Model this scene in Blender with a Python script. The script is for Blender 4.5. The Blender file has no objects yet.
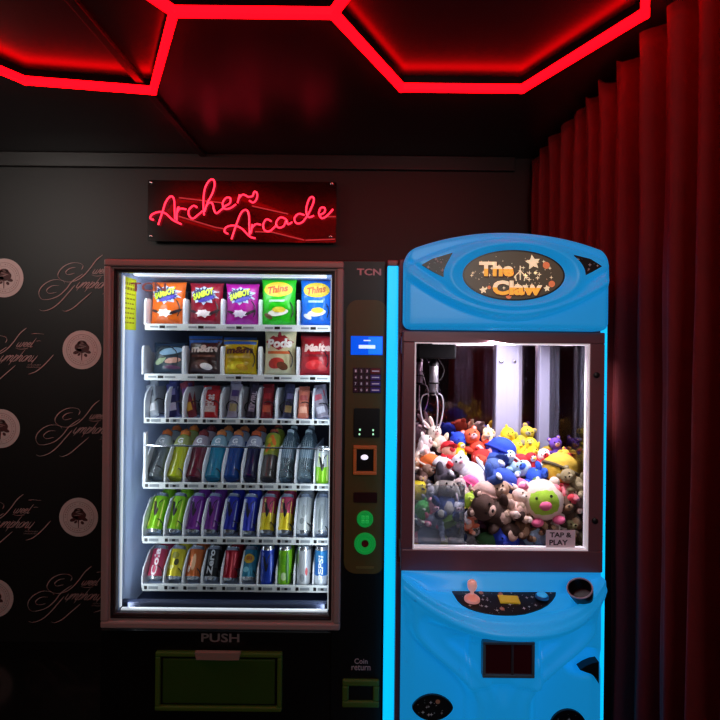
import bpy, bmesh, math, random
from mathutils import Vector, Matrix, Euler, noise as mnoise
PI = math.pi
scene = bpy.context.scene
COL = scene.collection
rnd = random.Random(7)

# ------------------------------------------------------------------ camera
F = 480.0; CX, CY = 364.0, 346.0; EYE = 1.58; ROLL = math.radians(0.6)
cd = bpy.data.cameras.new('camera'); cam = bpy.data.objects.new('camera', cd); COL.objects.link(cam)
cd.sensor_fit = 'HORIZONTAL'; cd.sensor_width = 36.0; cd.lens = 36.0 * F / 720.0
cd.shift_x = -(CX - 360) / 720.0; cd.shift_y = (CY - 360) / 720.0
cd.clip_start = 0.02; cd.clip_end = 60
cam.location = (0, 0, EYE)
cam.rotation_euler = (Matrix.Rotation(PI / 2, 3, 'X') @ Matrix.Rotation(ROLL, 3, 'Z')).to_euler()
scene.camera = cam

def W(px, py, Y):
    """measured photo point -> world point at distance Y (survey of the room)"""
    a, b = px - CX, CY - py
    c, s = math.cos(ROLL), math.sin(ROLL)
    return Vector(((a * c - b * s) * Y / F, Y, EYE + (a * s + b * c) * Y / F))

# ------------------------------------------------------------------ materials
def s2l(c):
    return c / 12.92 if c <= 0.04045 else ((c + 0.055) / 1.055) ** 2.4
def rgb(h):
    if isinstance(h, (tuple, list)): return tuple(h[:3]) + (1,)
    h = h.lstrip('#')
    return tuple(s2l(int(h[i:i + 2], 16) / 255) for i in (0, 2, 4)) + (1,)
MATS = {}
def mat(name, col, rough=0.5, metal=0.0, emit=None, es=0.0, spec=0.5, var=0.0, vscale=30, bump=0.0, bscale=200, coat=0.0, sheen=0.0, trans=0.0):
    if name in MATS: return MATS[name]
    m = bpy.data.materials.new(name); m.use_nodes = True
    nt = m.node_tree; b = nt.nodes['Principled BSDF']
    col = rgb(col)
    b.inputs['Base Color'].default_value = col
    b.inputs['Roughness'].default_value = rough
    b.inputs['Metallic'].default_value = metal
    b.inputs['Specular IOR Level'].default_value = spec
    b.inputs['Coat Weight'].default_value = coat
    b.inputs['Transmission Weight'].default_value = trans
    if sheen:
        b.inputs['Sheen Weight'].default_value = sheen; b.inputs['Sheen Roughness'].default_value = 0.4
        b.inputs['Sheen Tint'].default_value = col
    if emit:
        b.inputs['Emission Color'].default_value = rgb(emit); b.inputs['Emission Strength'].default_value = es
    if var or bump:
        tc = nt.nodes.new('ShaderNodeTexCoord')
    if var:
        n = nt.nodes.new('ShaderNodeTexNoise'); n.inputs['Scale'].default_value = vscale; n.inputs['Detail'].default_value = 4
        nt.links.new(tc.outputs['Object'], n.inputs['Vector'])
        r = nt.nodes.new('ShaderNodeMapRange'); r.inputs[3].default_value = 1 - var; r.inputs[4].default_value = 1 + var
        nt.links.new(n.outputs['Fac'], r.inputs[0])
        x = nt.nodes.new('ShaderNodeMix'); x.data_type = 'RGBA'; x.blend_type = 'MULTIPLY'; x.inputs[0].default_value = 1
        x.inputs[6].default_value = col
        nt.links.new(r.outputs[0], x.inputs[7]); nt.links.new(x.outputs[2], b.inputs['Base Color'])
    if bump:
        n = nt.nodes.new('ShaderNodeTexNoise'); n.inputs['Scale'].default_value = bscale
        nt.links.new(tc.outputs['Object'], n.inputs['Vector'])
        bn = nt.nodes.new('ShaderNodeBump'); bn.inputs['Strength'].default_value = bump; bn.inputs['Distance'].default_value = 0.004
        nt.links.new(n.outputs['Fac'], bn.inputs['Height']); nt.links.new(bn.outputs['Normal'], b.inputs['Normal'])
    MATS[name] = m; return m
def pane_mat(name, tint=(1, 1, 1), gloss=0.06, rough=0.02, haze=0.0, hazecol=(0.6, 0.65, 0.7)):
    m = bpy.data.materials.new(name); m.use_nodes = True; nt = m.node_tree
    nt.nodes.remove(nt.nodes['Principled BSDF']); out = nt.nodes['Material Output']
    t = nt.nodes.new('ShaderNodeBsdfTransparent'); t.inputs[0].default_value = tuple(tint) + (1,)
    g = nt.nodes.new('ShaderNodeBsdfGlossy'); g.inputs[1].default_value = rough
    lw = nt.nodes.new('ShaderNodeFresnel'); lw.inputs[0].default_value = 1.45
    mx = nt.nodes.new('ShaderNodeMixShader')
    ml = nt.nodes.new('ShaderNodeMath'); ml.operation = 'MULTIPLY'; ml.inputs[1].default_value = gloss / 0.04
    ml.use_clamp = True
    nt.links.new(lw.outputs[0], ml.inputs[0]); nt.links.new(ml.outputs[0], mx.inputs[0])
    nt.links.new(t.outputs[0], mx.inputs[1]); nt.links.new(g.outputs[0], mx.inputs[2])
    last = mx
    if haze:
        d = nt.nodes.new('ShaderNodeBsdfDiffuse'); d.inputs[0].default_value = tuple(hazecol) + (1,)
        m2 = nt.nodes.new('ShaderNodeMixShader'); m2.inputs[0].default_value = haze
        nt.links.new(mx.outputs[0], m2.inputs[1]); nt.links.new(d.outputs[0], m2.inputs[2]); last = m2
    nt.links.new(last.outputs[0], out.inputs[0]); MATS[name] = m
    return m
_pc = {}
def P(hexcol, rough=0.45, **k):          # plain coloured stock
    key = (hexcol, rough, tuple(sorted(k.items())))
    if key not in _pc: _pc[key] = mat('colour_%s_%d_%d' % (hexcol.strip('#'), int(rough * 100), len(_pc)), hexcol, rough, **k)
    return _pc[key]

# ------------------------------------------------------------------ mesh builder
class MB:
    def __init__(s): s.v = []; s.f = []; s.mi = []; s.cur = 0
    def add(s, vs, fs, M=None):
        o = len(s.v)
        s.v += [tuple(M @ Vector(v)) if M else tuple(v) for v in vs]
        s.f += [tuple(i + o for i in f) for f in fs]; s.mi += [s.cur] * len(fs); return s
    def m(s, i): s.cur = i; return s
    def box(s, x0, x1, y0, y1, z0, z1, bev=0.0, M=None):
        if bev <= 0:
            vs = [(x, y, z) for x in (x0, x1) for y in (y0, y1) for z in (z0, z1)]
            return s.add(vs, [(0, 1, 3, 2), (4, 6, 7, 5), (0, 4, 5, 1), (2, 3, 7, 6), (0, 2, 6, 4), (1, 5, 7, 3)], M)
        bm = bmesh.new(); bmesh.ops.create_cube(bm, size=1)
        for v in bm.verts:
            v.co = Vector(((x0 + x1) / 2 + v.co.x * (x1 - x0), (y0 + y1) / 2 + v.co.y * (y1 - y0), (z0 + z1) / 2 + v.co.z * (z1 - z0)))
        bmesh.ops.bevel(bm, geom=list(bm.edges), offset=bev, segments=2, affect='EDGES', profile=0.5)
        return s.bm(bm, M)
    def bm(s, bm, M=None):
        bm.verts.index_update()
        s.add([v.co.copy() for v in bm.verts], [[v.index for v in f.verts] for f in bm.faces], M); bm.free(); return s
    def lathe(s, prof, n=20, M=None, cap=True):
        vs = []; fs = []
        for (r, z) in prof:
            for k in range(n):
                a = 2 * PI * k / n; vs.append((r * math.cos(a), r * math.sin(a), z))
        for i in range(len(prof) - 1):
            for k in range(n):
                k2 = (k + 1) % n; fs.append((i * n + k, i * n + k2, (i + 1) * n + k2, (i + 1) * n + k))
        if cap:
            fs.append(tuple(range(n - 1, -1, -1))); fs.append(tuple((len(prof) - 1) * n + k for k in range(n)))
        return s.add(vs, fs, M)
    def ell(s, c, r, rot=None, nu=14, nv=9):
        M = Matrix.Translation(c) @ (rot.to_matrix().to_4x4() if rot else Matrix())
        vs = [(0, 0, -r[2])]; fs = []
        for i in range(1, nv):
            t = PI * i / nv
            for k in range(nu):
                a = 2 * PI * k / nu
                vs.append((r[0] * math.sin(t) * math.cos(a), r[1] * math.sin(t) * math.sin(a), -r[2] * math.cos(t)))
        vs.append((0, 0, r[2])); L = len(vs) - 1
        for k in range(nu):
            k2 = (k + 1) % nu; fs.append((0, 1 + k2, 1 + k)); fs.append((L, 1 + (nv - 2) * nu + k, 1 + (nv - 2) * nu + k2))
        for i in range(nv - 2):
            for k in range(nu):
                k2 = (k + 1) % nu; a = 1 + i * nu
                fs.append((a + k, a + k2, a + nu + k2, a + nu + k))
        return s.add(vs, fs, M)
    def tube(s, pts, r, n=8, closed=False):
        pts = [Vector(p) for p in pts]; N = len(pts); vs = []; fs = []
        rr = r if isinstance(r, (list, tuple)) else [r] * N
        up = None
        for i, p in enumerate(pts):
            if closed: t = pts[(i + 1) % N] - pts[i - 1]
            else: t = pts[min(i + 1, N - 1)] - pts[max(i - 1, 0)]
            t.normalize()
            if up is None:
                up = Vector((0, 0, 1)) if abs(t.z) < 0.9 else Vector((0, 1, 0))
            a = t.cross(up)
            if a.length < 1e-4: a = t.cross(Vector((1, 0, 0)))
            a.normalize(); b = a.cross(t).normalized(); up = b
            for k in range(n):
                q = 2 * PI * k / n; vs.append(p + (a * math.cos(q) + b * math.sin(q)) * rr[i])
        for i in range(N if closed else N - 1):
            j = (i + 1) % N
            for k in range(n):
                k2 = (k + 1) % n; fs.append((i * n + k, i * n + k2, j * n + k2, j * n + k))
        if not closed:
            fs.append(tuple(range(n - 1, -1, -1))); fs.append(tuple((N - 1) * n + k for k in range(n)))
        return s.add(vs, fs)
    def prism(s, pts2, y0, y1, M=None):       # outline in x,z extruded along y
        n = len(pts2)
        vs = [(p[0], y0, p[1]) for p in pts2] + [(p[0], y1, p[1]) for p in pts2]
        fs = [tuple(range(n)), tuple(range(2 * n - 1, n - 1, -1))]
        for k in range(n):
            k2 = (k + 1) % n; fs.append((k2, k, n + k, n + k2))
        return s.add(vs, fs, M)
    def grid(s, fn, nu, nv):
        vs = [fn(i / nu, j / nv) for j in range(nv + 1) for i in range(nu + 1)]
        fs = [(j * (nu + 1) + i, j * (nu + 1) + i + 1, (j + 1) * (nu + 1) + i + 1, (j + 1) * (nu + 1) + i) for j in range(nv) for i in range(nu)]
        return s.add(vs, fs)
    def frame(s, x0, x1, z0, z1, w, y0, y1, bev=0.0):   # rectangular ring
        s.box(x0, x1, y0, y1, z1 - w, z1, bev); s.box(x0, x1, y0, y1, z0, z0 + w, bev)
        s.box(x0, x0 + w, y0, y1, z0 + w, z1 - w, bev); s.box(x1 - w, x1, y0, y1, z0 + w, z1 - w, bev); return s
    def build(s, name, mats, parent=None, smooth=False, off=None, kind=None, fix=True):
        if off is None: off = ROOT.get(parent.name, Vector()) if parent else Vector()
        me = bpy.data.meshes.new(name)
        me.from_pydata([(v[0] - off[0], v[1] - off[1], v[2] - off[2]) for v in s.v], [], s.f)
        mats = mats if isinstance(mats, (list, tuple)) else [mats]
        for mm in mats: me.materials.append(mm)
        me.polygons.foreach_set('material_index', s.mi)
        if fix:
            bm = bmesh.new(); bm.from_mesh(me); bmesh.ops.recalc_face_normals(bm, faces=bm.faces[:]); bm.to_mesh(me); bm.free()
        if smooth:
            me.polygons.foreach_set('use_smooth', [True] * len(me.polygons))
            if smooth != 'all': me.set_sharp_from_angle(angle=math.radians(smooth if smooth is not True else 40))
        o = bpy.data.objects.new(name, me); COL.objects.link(o)
        if parent: o.parent = parent; ROOT[o.name] = off
        if kind: o['kind'] = kind
        return o
ROOT = {}
def thing(name, label, cat, loc=(0, 0, 0), rot=(0, 0, 0), group=None, world=False):
    o = bpy.data.objects.new(name, None); COL.objects.link(o); o.empty_display_size = 0.05
    o.location = loc; o.rotation_euler = rot
    tag(o, label, cat, group)
    ROOT[o.name] = Vector(loc) if world else Vector()
    return o
def tag(o, label, cat, group=None):
    o['label'] = label; o['category'] = cat
    if group: o['group'] = group
    return o
KIDS = {}
def copy_tree(o, parent=None):
    c = o.copy(); COL.objects.link(c)
    if parent: c.parent = parent
    for ch in list(o.children): copy_tree(ch, c)
    return c

def smoothstep(a, b, x):
    t = max(0, min(1, (x - a) / (b - a))); return t * t * (3 - 2 * t)
def catmull(pts, k=6, closed=False):
    pts = [Vector(p) for p in pts]; n = len(pts); out = []
    rng = n if closed else n - 1
    for i in range(rng):
        if closed: p0, p1, p2, p3 = pts[i - 1], pts[i], pts[(i + 1) % n], pts[(i + 2) % n]
        else: p0, p1, p2, p3 = pts[max(i - 1, 0)], pts[i], pts[i + 1], pts[min(i + 2, n - 1)]
        for j in range(k):
            t = j / k
            out.append(0.5 * ((2 * p1) + (p2 - p0) * t + (2 * p0 - 5 * p1 + 4 * p2 - p3) * t * t + (3 * p1 - p0 - 3 * p2 + p3) * t ** 3))
    if not closed: out.append(pts[-1])
    return out

# lettering: outline text -> flat triangles in a unit frame (x -.5...5, z -.5...5)
_tc = {}
def text_data(txt, bold=0.0, shear=0.0):
    key = (txt, bold, shear)
    if key in _tc: return _tc[key]
    cu = bpy.data.curves.new('lettering', 'FONT'); cu.body = txt; cu.size = 1; cu.offset = bold; cu.shear = shear
    cu.fill_mode = 'FRONT'; cu.resolution_u = 3
    o = bpy.data.objects.new('lettering', cu)
    me = o.to_mesh()
    vs = [v.co.copy() for v in me.vertices]; fs = [tuple(p.vertices) for p in me.polygons]
    o.to_mesh_clear(); bpy.data.objects.remove(o); bpy.data.curves.remove(cu)
    x0 = min(v.x for v in vs); x1 = max(v.x for v in vs); y0 = min(v.y for v in vs); y1 = max(v.y for v in vs)
    vs = [((v.x - x0) / (x1 - x0) - 0.5, (v.y - y0) / (y1 - y0) - 0.5) for v in vs]
    _tc[key] = (vs, fs, (x1 - x0) / (y1 - y0)); return _tc[key]
def put_text(mb, txt, S, u, v, w, h, bold=0.02, shear=0.0, ang=0.0):
    """lettering centred at (u,v) of size w x h, laid on surface S(u,v)"""
    vs, fs, _ = text_data(txt, bold, shear); c, s_ = math.cos(ang), math.sin(ang)
    mb.add([S(u + (a * w) * c - (b * h) * s_, v + (a * w) * s_ + (b * h) * c) for a, b in vs], fs); return mb
def put_poly(mb, pts, S):
    mb.add([S(a, b) for a, b in pts], [tuple(range(len(pts)))]); return mb
def put_ell(mb, S, u, v, ru, rv, n=24, rings=2, ang=0.0, jag=0.0):
    vs = [S(u, v)]; fs = []; c, s_ = math.cos(ang), math.sin(ang)
    for r in range(1, rings + 1):
        for k in range(n):
            q = 2 * PI * k / n; j = 1 + (jag if k % 2 else -jag) * (r == rings)
            a, b = ru * j * math.cos(q) * r / rings, rv * j * math.sin(q) * r / rings
            vs.append(S(u + a * c - b * s_, v + a * s_ + b * c))
    for k in range(n):
        k2 = (k + 1) % n; fs.append((0, 1 + k, 1 + k2))
        for r in range(rings - 1):
            a = 1 + r * n; fs.append((a + k, a + n + k, a + n + k2, a + k2))
    mb.add(vs, fs); return mb
def put_rect(mb, S, u0, u1, v0, v1, nu=6, nv=6):
    mb.grid(lambda a, b: S(u0 + (u1 - u0) * a, v0 + (v1 - v0) * b), nu, nv); return mb
def star_pts(cx, cz, R, r, n=5, a0=PI / 2):
    return [(cx + (R if k % 2 == 0 else r) * math.cos(a0 + PI * k / n), cz + (R if k % 2 == 0 else r) * math.sin(a0 + PI * k / n)) for k in range(2 * n)]
def round_rect(x0, x1, z0, z1, r, k=6):
    pts = []
    for (cx, cz, a0) in ((x1 - r, z1 - r, 0), (x0 + r, z1 - r, PI / 2), (x0 + r, z0 + r, PI), (x1 - r, z0 + r, 1.5 * PI)):
        for j in range(k + 1):
            a = a0 + PI / 2 * j / k; pts.append((cx + r * math.cos(a), cz + r * math.sin(a)))
    return pts
# ------------------------------------------------------------------ room
CEIL = 2.73; WALL = 2.92; FZ = -0.24
m_wall = mat('black_wallpaper', '#110e0d', 0.55, var=0.12, vscale=6, bump=0.05, bscale=300)
m_ceil = mat('black_ceiling_paint', '#2b2326', 0.30, spec=0.5, var=0.15, vscale=4)
m_trim = mat('black_trim_paint', '#1b1717', 0.45)
m_floor = mat('dark_polished_floor', '#0c0909', 0.14, spec=0.5, var=0.2, vscale=8)
def struct(o): o['kind'] = 'structure'; return o
wall_back = struct(MB().box(-3.4, 1.25, WALL, WALL + 0.1, FZ, CEIL).build('wall_back', m_wall))
struct(MB().box(1.13, 1.23, -1.2, WALL, FZ, CEIL).build('wall_right', m_wall))
struct(MB().box(-3.4, 1.25, -1.2, WALL + 0.1, CEIL, CEIL + 0.08).build('ceiling', m_ceil))
struct(MB().box(-3.4, 1.25, -1.2, WALL + 0.1, FZ - 0.08, FZ).build('floor', m_floor))
struct(MB().box(-3.4, 0.9, WALL - 0.03, WALL, CEIL - 0.085, CEIL, 0.004).build('trim_1', m_trim))
struct(MB().box(-1.0, -0.965, -1.2, WALL - 0.03, CEIL - 0.022, CEIL, 0.004).build('trim_2', m_trim))

# hexagon LED tubes under the ceiling
m_red = mat('red_led', '#ff1020', 0.4, emit=(1.0, 0.0004, 0.0018), es=11.0)
m_alu = mat('black_aluminium_channel', '#141112', 0.35, metal=0.6)
zt = CEIL - 0.045
HX = {'a': (-1.98, 2.02), 'b': (-1.45, 2.02), 'c': (-0.935, 2.10), 'd': (-0.645, 1.60), 'e': (-0.115, 1.60), 'f': (0.15, 2.055),
      'g': (0.665, 2.055), 'h': (0.915, 1.585), 'i': (-0.935, 1.13), 'j': (0.15, 1.13),
      'k': (-1.445, 1.13), 'l': (-1.72, 0.67), 'm': (0.665, 1.13), 'n': (-0.645, 0.67), 'o': (-0.115, 0.67), 'p': (-0.935, 0.20), 'q': (0.15, 0.20), 'r': (0.665, 0.20), 's': (0.915, 0.67), 't': (-1.72, 1.60)}
HX['b'] = (-1.445, 2.03); HX['a'] = (-1.98, 2.03)
lt = thing('hexagon_ceiling_light', 'red glowing honeycomb tube light fixed under the dark ceiling', 'ceiling light', (0, 1.9, CEIL), world=True)
for a, b in ('bc', 'cd', 'de', 'ef', 'fg', 'gh', 'di', 'ej', 'bt', 'tk', 'ki', 'in', 'no', 'oj', 'jm', 'mh', 'np', 'oq', 'ms', 'qr', 'rs'):
    A, B = Vector(HX[a] + (zt,)), Vector(HX[b] + (zt,)); d = (B - A).normalized()
    p = Vector((0, 0, 1)).cross(d) * 0.0125
    q = MB(); up = Vector((0, 0, 0.016))
    c8 = [A - p - Vector((0, 0, 0.010)), A + p - Vector((0, 0, 0.010)), A + p + up, A - p + up]
    e8 = [v + (B - A) for v in c8]
    q.add(c8 + e8, [(0, 1, 2, 3), (7, 6, 5, 4), (0, 4, 5, 1), (1, 5, 6, 2), (2, 6, 7, 3), (3, 7, 4, 0)])
    q.build('tube', m_red, lt)
    hq = MB(); lo = Vector((0, 0, 0.0165)); hi = Vector((0, 0, CEIL - zt))
    c8 = [A - p * 1.05 + lo, A + p * 1.05 + lo, A + p * 1.05 + hi, A - p * 1.05 + hi]; e8 = [v + (B - A) for v in c8]
    hq.add(c8 + e8, [(0, 1, 2, 3), (7, 6, 5, 4), (0, 4, 5, 1), (1, 5, 6, 2), (2, 6, 7, 3), (3, 7, 4, 0)])
    hq.build('channel', m_alu, lt)
for k in 'bcdefghijmno':
    x, y = HX[k]; MB().lathe([(0.015, zt - 0.0105), (0.015, zt + 0.0165)], 16, Matrix.Translation((x, y, 0))).build('corner_joint', m_red, lt, smooth=True)

# curtain
m_cur = mat('crimson_velvet', '#5c060b', 0.8, sheen=0.25, var=0.25, vscale=14, bump=0.25, bscale=90)
def curtain_x(y, z):
    w = y + 0.05 * mnoise.noise((y * 2.3, 0, 3.1)) + 0.012 * mnoise.noise((y * 3, z * 0.7, 0))
    ph = w * 2 * PI / 0.140
    amp = 0.054 + 0.024 * mnoise.noise((y * 4.0, 5.0, z * 0.25))
    sh = math.sin(ph) + 0.34 * math.sin(2 * ph + 1.0 + 2 * mnoise.noise((y * 3, 1, z * 0.3)))
    top = 0.012 * math.sin(ph * 2.3) * smoothstep(2.5, 2.72, z)
    return 1.016 - amp * sh * (0.85 + 0.15 * smoothstep(2.7, 1.0, z)) + top + 0.009 * mnoise.noise((y * 34, 7.0, z * 0.5)) + 0.006 * mnoise.noise((y * 16, 3.0, z * 2.2))
def curtain_pt(u, v):
    y = -1.15 + (WALL - 0.05 + 1.15) * u; z = FZ + 0.01 + (CEIL - FZ - 0.025) * v
    rag = 0.02 * math.sin(y * 2 * PI / 0.140 + 0.6) + 0.016 * mnoise.noise((y * 9, 2, 2))
    z -= max(0, rag + 0.012) * smoothstep(2.3, 2.72, z)
    return (curtain_x(y, z), y, z)
cu = MB().grid(curtain_pt, 1100, 44).build('curtain', m_cur, smooth='all', fix=False)
so = cu.modifiers.new('thickness', 'SOLIDIFY'); so.thickness = 0.004; so.offset = 1
tag(cu, 'deep red pleated velvet curtain hanging from the ceiling along the right side', 'curtain')
MB().tube([(1.06, -1.15, CEIL - 0.018), (1.06, WALL - 0.05, CEIL - 0.018)], 0.012, 10).build('curtain_track', m_alu, cu, smooth=True)

# printed wallpaper: round rose emblems and flowing script
m_pr1 = mat('pink_print', '#c8b2ae', 0.5, var=0.08, vscale=40)
m_pr2 = mat('dark_print', '#4a2424', 0.6)
m_pr3 = mat('faded_rose_print', '#9a7a76', 0.6)
m_pr4 = mat('dusty_pink_print', '#b08c88', 0.5)
def medallion(px, py):
    c = W(px, py, WALL); r = 0.118; y0 = WALL - 0.0035
    S = lambda k: (lambda a, b: (c.x + a * r, y0 - k * 0.0006, c.z + b * r))
    q = MB(); put_ell(q, S(0), 0, 0, 1, 1, 48, 3)
    q.m(1)
    for R0, R1 in ((0.80, 0.775), (0.60, 0.585)):          # thin printed rings
        n = 48; vs = []; fs = []
        for k in range(n):
            a = 2 * PI * k / n; vs += [S(1)(R0 * math.cos(a), R0 * math.sin(a)), S(1)(R1 * math.cos(a), R1 * math.sin(a))]
            j = (k + 1) % n; fs.append((2 * k, 2 * k + 1, 2 * j + 1, 2 * j))
        q.add(vs, fs)
    rr = random.Random(3)
    for k in range(34):                                     # ring of tiny words, too small to read
        a = 2 * PI * k / 34
        if k % 9 == 0: continue
        put_ell(q, S(1), 0.69 * math.cos(a), 0.69 * math.sin(a), 0.030, 0.055 * rr.uniform(.6, 1), 5, 1, a)
    q.m(2)
    for (a, b, ra, rb) in ((0, .16, .34, .26), (-.16, .12, .22, .2), (.17, .1, .22, .2), (0, .34, .24, .14), (0, -.02, .3, .14)):
        put_ell(q, S(2 + a), a, b, ra, rb, 16, 1, a)
    for (a, b, ra, rb, an) in ((-.3, -.14, .16, .09, .3), (.3, -.1, .18, .09, -.3), (-.14, -.24, .1, .06, .7), (.2, -.28, .1, .08, -.8)):
        put_ell(q, S(2.3), a, b, ra, rb, 10, 1, an)
    put_poly(q, [(-.03, -.05), (.03, -.05), (.02, -.55), (-.02, -.55)], S(2.5))
    q.m(1)
    for (a, b, ra, rb, an) in ((-.02, .3, .15, .022, .2), (.05, .2, .2, .02, -.2), (-.05, .1, .2, .02, .15), (0, .39, .08, .02, 0)):
        put_ell(q, S(3.4), a, b, ra, rb, 10, 1, an)
    o = q.build('rose_emblem', [m_pr1, m_pr3, m_pr2], wall_back, fix=False)
    o['label'] = 'faded pink round emblem with a dark rose'
for p in ((4.5, 278), (82.3, 349.8), (1, 428.5), (79, 517), (-5.5, 598), (76, 684), (-9, 768), (-73, 350), (-150, 278), (-155, 428), (-77, 517)):
    medallion(*p)

G = {'w': ([[(0, 1), (.05, .2), (.25, 0), (.45, .2), (.5, 1)], [(.5, .2), (.7, 0), (.9, .3), (.95, 1), (1.15, .9)]], 1.2),
     'e': ([[(0, .2), (.4, .6), (.45, .9), (.25, 1), (.05, .7), (.05, .25), (.3, 0), (.65, .3)]], .65),
     't': ([[(.15, 1.9), (.12, .2), (.3, 0), (.5, .2)]], .55),
     'y': ([[(0, 1), (.05, .25), (.25, 0), (.5, .3), (.55, 1)], [(.55, 1), (.5, -.4)]], .7),
     'm': ([[(0, 1), (0, 0)], [(0, .2), (.15, .8), (.33, 1), (.45, .8), (.45, 0)], [(.45, .2), (.6, .8), (.78, 1), (.9, .8), (.9, .15), (1.05, 0), (1.2, .2)]], 1.2),
     'n': ([[(0, 1), (0, 0)], [(0, .2), (.15, .8), (.33, 1), (.45, .8), (.45, .15), (.6, 0), (.75, .2)]], .75),
     'p': ([[(0, 1.2), (0, -.6)], [(0, .3), (.15, .8), (.35, 1), (.5, .7), (.42, .15), (.2, 0), (0, .2)]], .65),
     'h': ([[(.1, 1.9), (0, 0)], [(0, .2), (.15, .8), (.33, 1), (.45, .8), (.45, .15), (.6, 0), (.75, .2)]], .75),
     'o': ([[(.3, 1), (.05, .75), (.02, .25), (.25, 0), (.5, .3), (.5, .75), (.3, 1), (.6, .85)]], .65)}
def ribbon(q, pts, to3, w0, w1, k=5):
    """calligraphic stroke: broad on the down-slope, fine on the turns"""
    c = catmull([Vector((a, b)) for a, b in pts], k); vs = []; fs = []
    for i, p in enumerate(c):
        d = (c[min(i + 1, len(c) - 1)] - c[max(i - 1, 0)])
        if d.length < 1e-6: d = Vector((1, 0))
        d.normalize(); n = Vector((-d.y, d.x))
        w = w0 + (w1 - w0) * max(0, (abs(d.dot(Vector((-0.62, 0.78)))) - 0.55) / 0.45) ** 1.2
        w *= min(1, 0.35 + i / 4, 0.35 + (len(c) - 1 - i) / 4)
        vs += [to3(p + n * w / 2), to3(p - n * w / 2)]
    for i in range(len(c) - 1): fs.append((2 * i, 2 * i + 1, 2 * i + 3, 2 * i + 2))
    q.add(vs, fs)
def script(px, py):
    o = W(px, py, WALL); pxm = WALL / F; y0 = WALL - 0.004; cnt = [0]
    def to3(p):
        return (o.x + p[0] * pxm, y0 - 0.0001 * cnt[0], o.z - p[1] * pxm)
    q = MB()
    cv = lambda L, ox, oy, s: [((a - ox) / s, (oy - b) / -s) for a, b in L]
    big = [cv([(655, 48), (600, 95), (545, 170), (490, 230), (430, 268), (360, 280), (295, 255), (280, 212), (320, 155), (390, 120), (460, 120), (490, 142), (478, 175)], 655, 48, 8.47),
           cv([(430, 155), (380, 165), (345, 195), (362, 218), (420, 205)], 655, 48, 8.47),
           cv([(490, 210), (400, 275), (350, 340), (290, 395), (220, 425), (150, 430), (120, 390), (130, 340), (180, 290), (250, 262), (320, 270), (338, 292)], 655, 48, 8.47),
           cv([(290, 312), (230, 315), (185, 350), (205, 378), (270, 368)], 655, 48, 8.47),
           cv([(425, 305), (370, 370), (300, 450), (230, 505), (160, 527), (122, 515)], 655, 48, 8.47),
           cv([(565, 365), (480, 440), (410, 500), (350, 527), (318, 520)], 655, 48, 8.47),
           cv([(640, 370), (570, 450), (500, 520), (420, 580), (340, 607)], 310, 55, 12),
           cv([(370, 127), (430, 120), (525, 128)], 310, 55, 12),
           cv([(180, 295), (240, 310), (330, 300)], 310, 55, 12)]
    for L in big:
        cnt[0] += 1; ribbon(q, [(a, b) for a, b in L], to3, 0.32, 0.95)
    def word(txt, x, y, h, sx, sl):
        for ch in txt:
            st, adv = G[ch]
            for L in st:
                cnt[0] += 1
                ribbon(q, [(x + a * h * sx + b * h * sl, y - b * h) for a, b in L], to3, 0.3, 0.8, 4)
            x += adv * h * sx
    word('weet', -10.5, 19.0, 4.8, 1.12, 0.72)
    cnt[0] += 1; ribbon(q, [(10.2, 13.2), (12.5, 12.6), (15, 13.0)], to3, 0.3, 0.5)
    word('ymphony', -27.0, 33.5, 6.2, 1.05, 0.75)
    for j in range(2):                                      # two lines of minute print beneath
        for k in range(9):
            cnt[0] += 1; x = 2 + k * 1.5 - j; y = 36.2 + j * 2.2
            ribbon(q, [(x, y + 1.3), (x + .5, y), (x + .9, y + 1.2)], to3, 0.3, 0.45, 2)
    ob = q.build('script_lettering', m_pr4, wall_back, fix=False); ob['label'] = 'pale flowing script lettering printed on the wall'
for p in ((103, 255), (27, 328), (100, 400), (24, 494), (92, 566), (18, 660), (-58, 255), (-60, 400)): script(*p)

# neon sign
m_board = mat('black_acrylic', '#0a0707', 0.2, coat=0.3)
m_neon = mat('red_neon', '#ff3050', 0.3, emit=(1.0, 0.016, 0.042), es=3.6)
m_neon2 = mat('dim_red_neon', '#a03038', 0.35, emit=(0.8, 0.05, 0.06), es=0.42)
m_chrome = mat('chrome', '#d8d8d8', 0.18, metal=1.0)
YS = WALL - 0.05
a, b = W(148, 180, YS), W(336, 243, YS)
sign = thing('neon_sign', 'red neon script sign on a black board above the snack machine', 'neon sign', ((a.x + b.x) / 2, YS, b.z), world=True)
MB().prism(round_rect(a.x, b.x, b.z, a.z, 0.012), YS, YS + 0.008).build('backing_board', m_board, sign)
for p in ((151, 182.5), (151, 236), (332, 183.5), (331, 236.5)):
    c = W(*p, YS); M = Matrix.Translation((c.x, WALL, c.z)) @ Matrix.Rotation(PI / 2, 4, 'X')
    MB().lathe([(0.007, 0), (0.007, WALL - YS), (0.009, WALL - YS), (0.009, WALL - YS + 0.006), (0.004, WALL - YS + 0.009)], 14, M).build('standoff_screw', m_chrome, sign, smooth=True)
def c1(L): return [(145 + x / 7.2, 172 + y / 7.2) for x, y in L]
def c2(L): return [(215 + x / 5.76, 180 + y / 5.76) for x, y in L]
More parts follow.
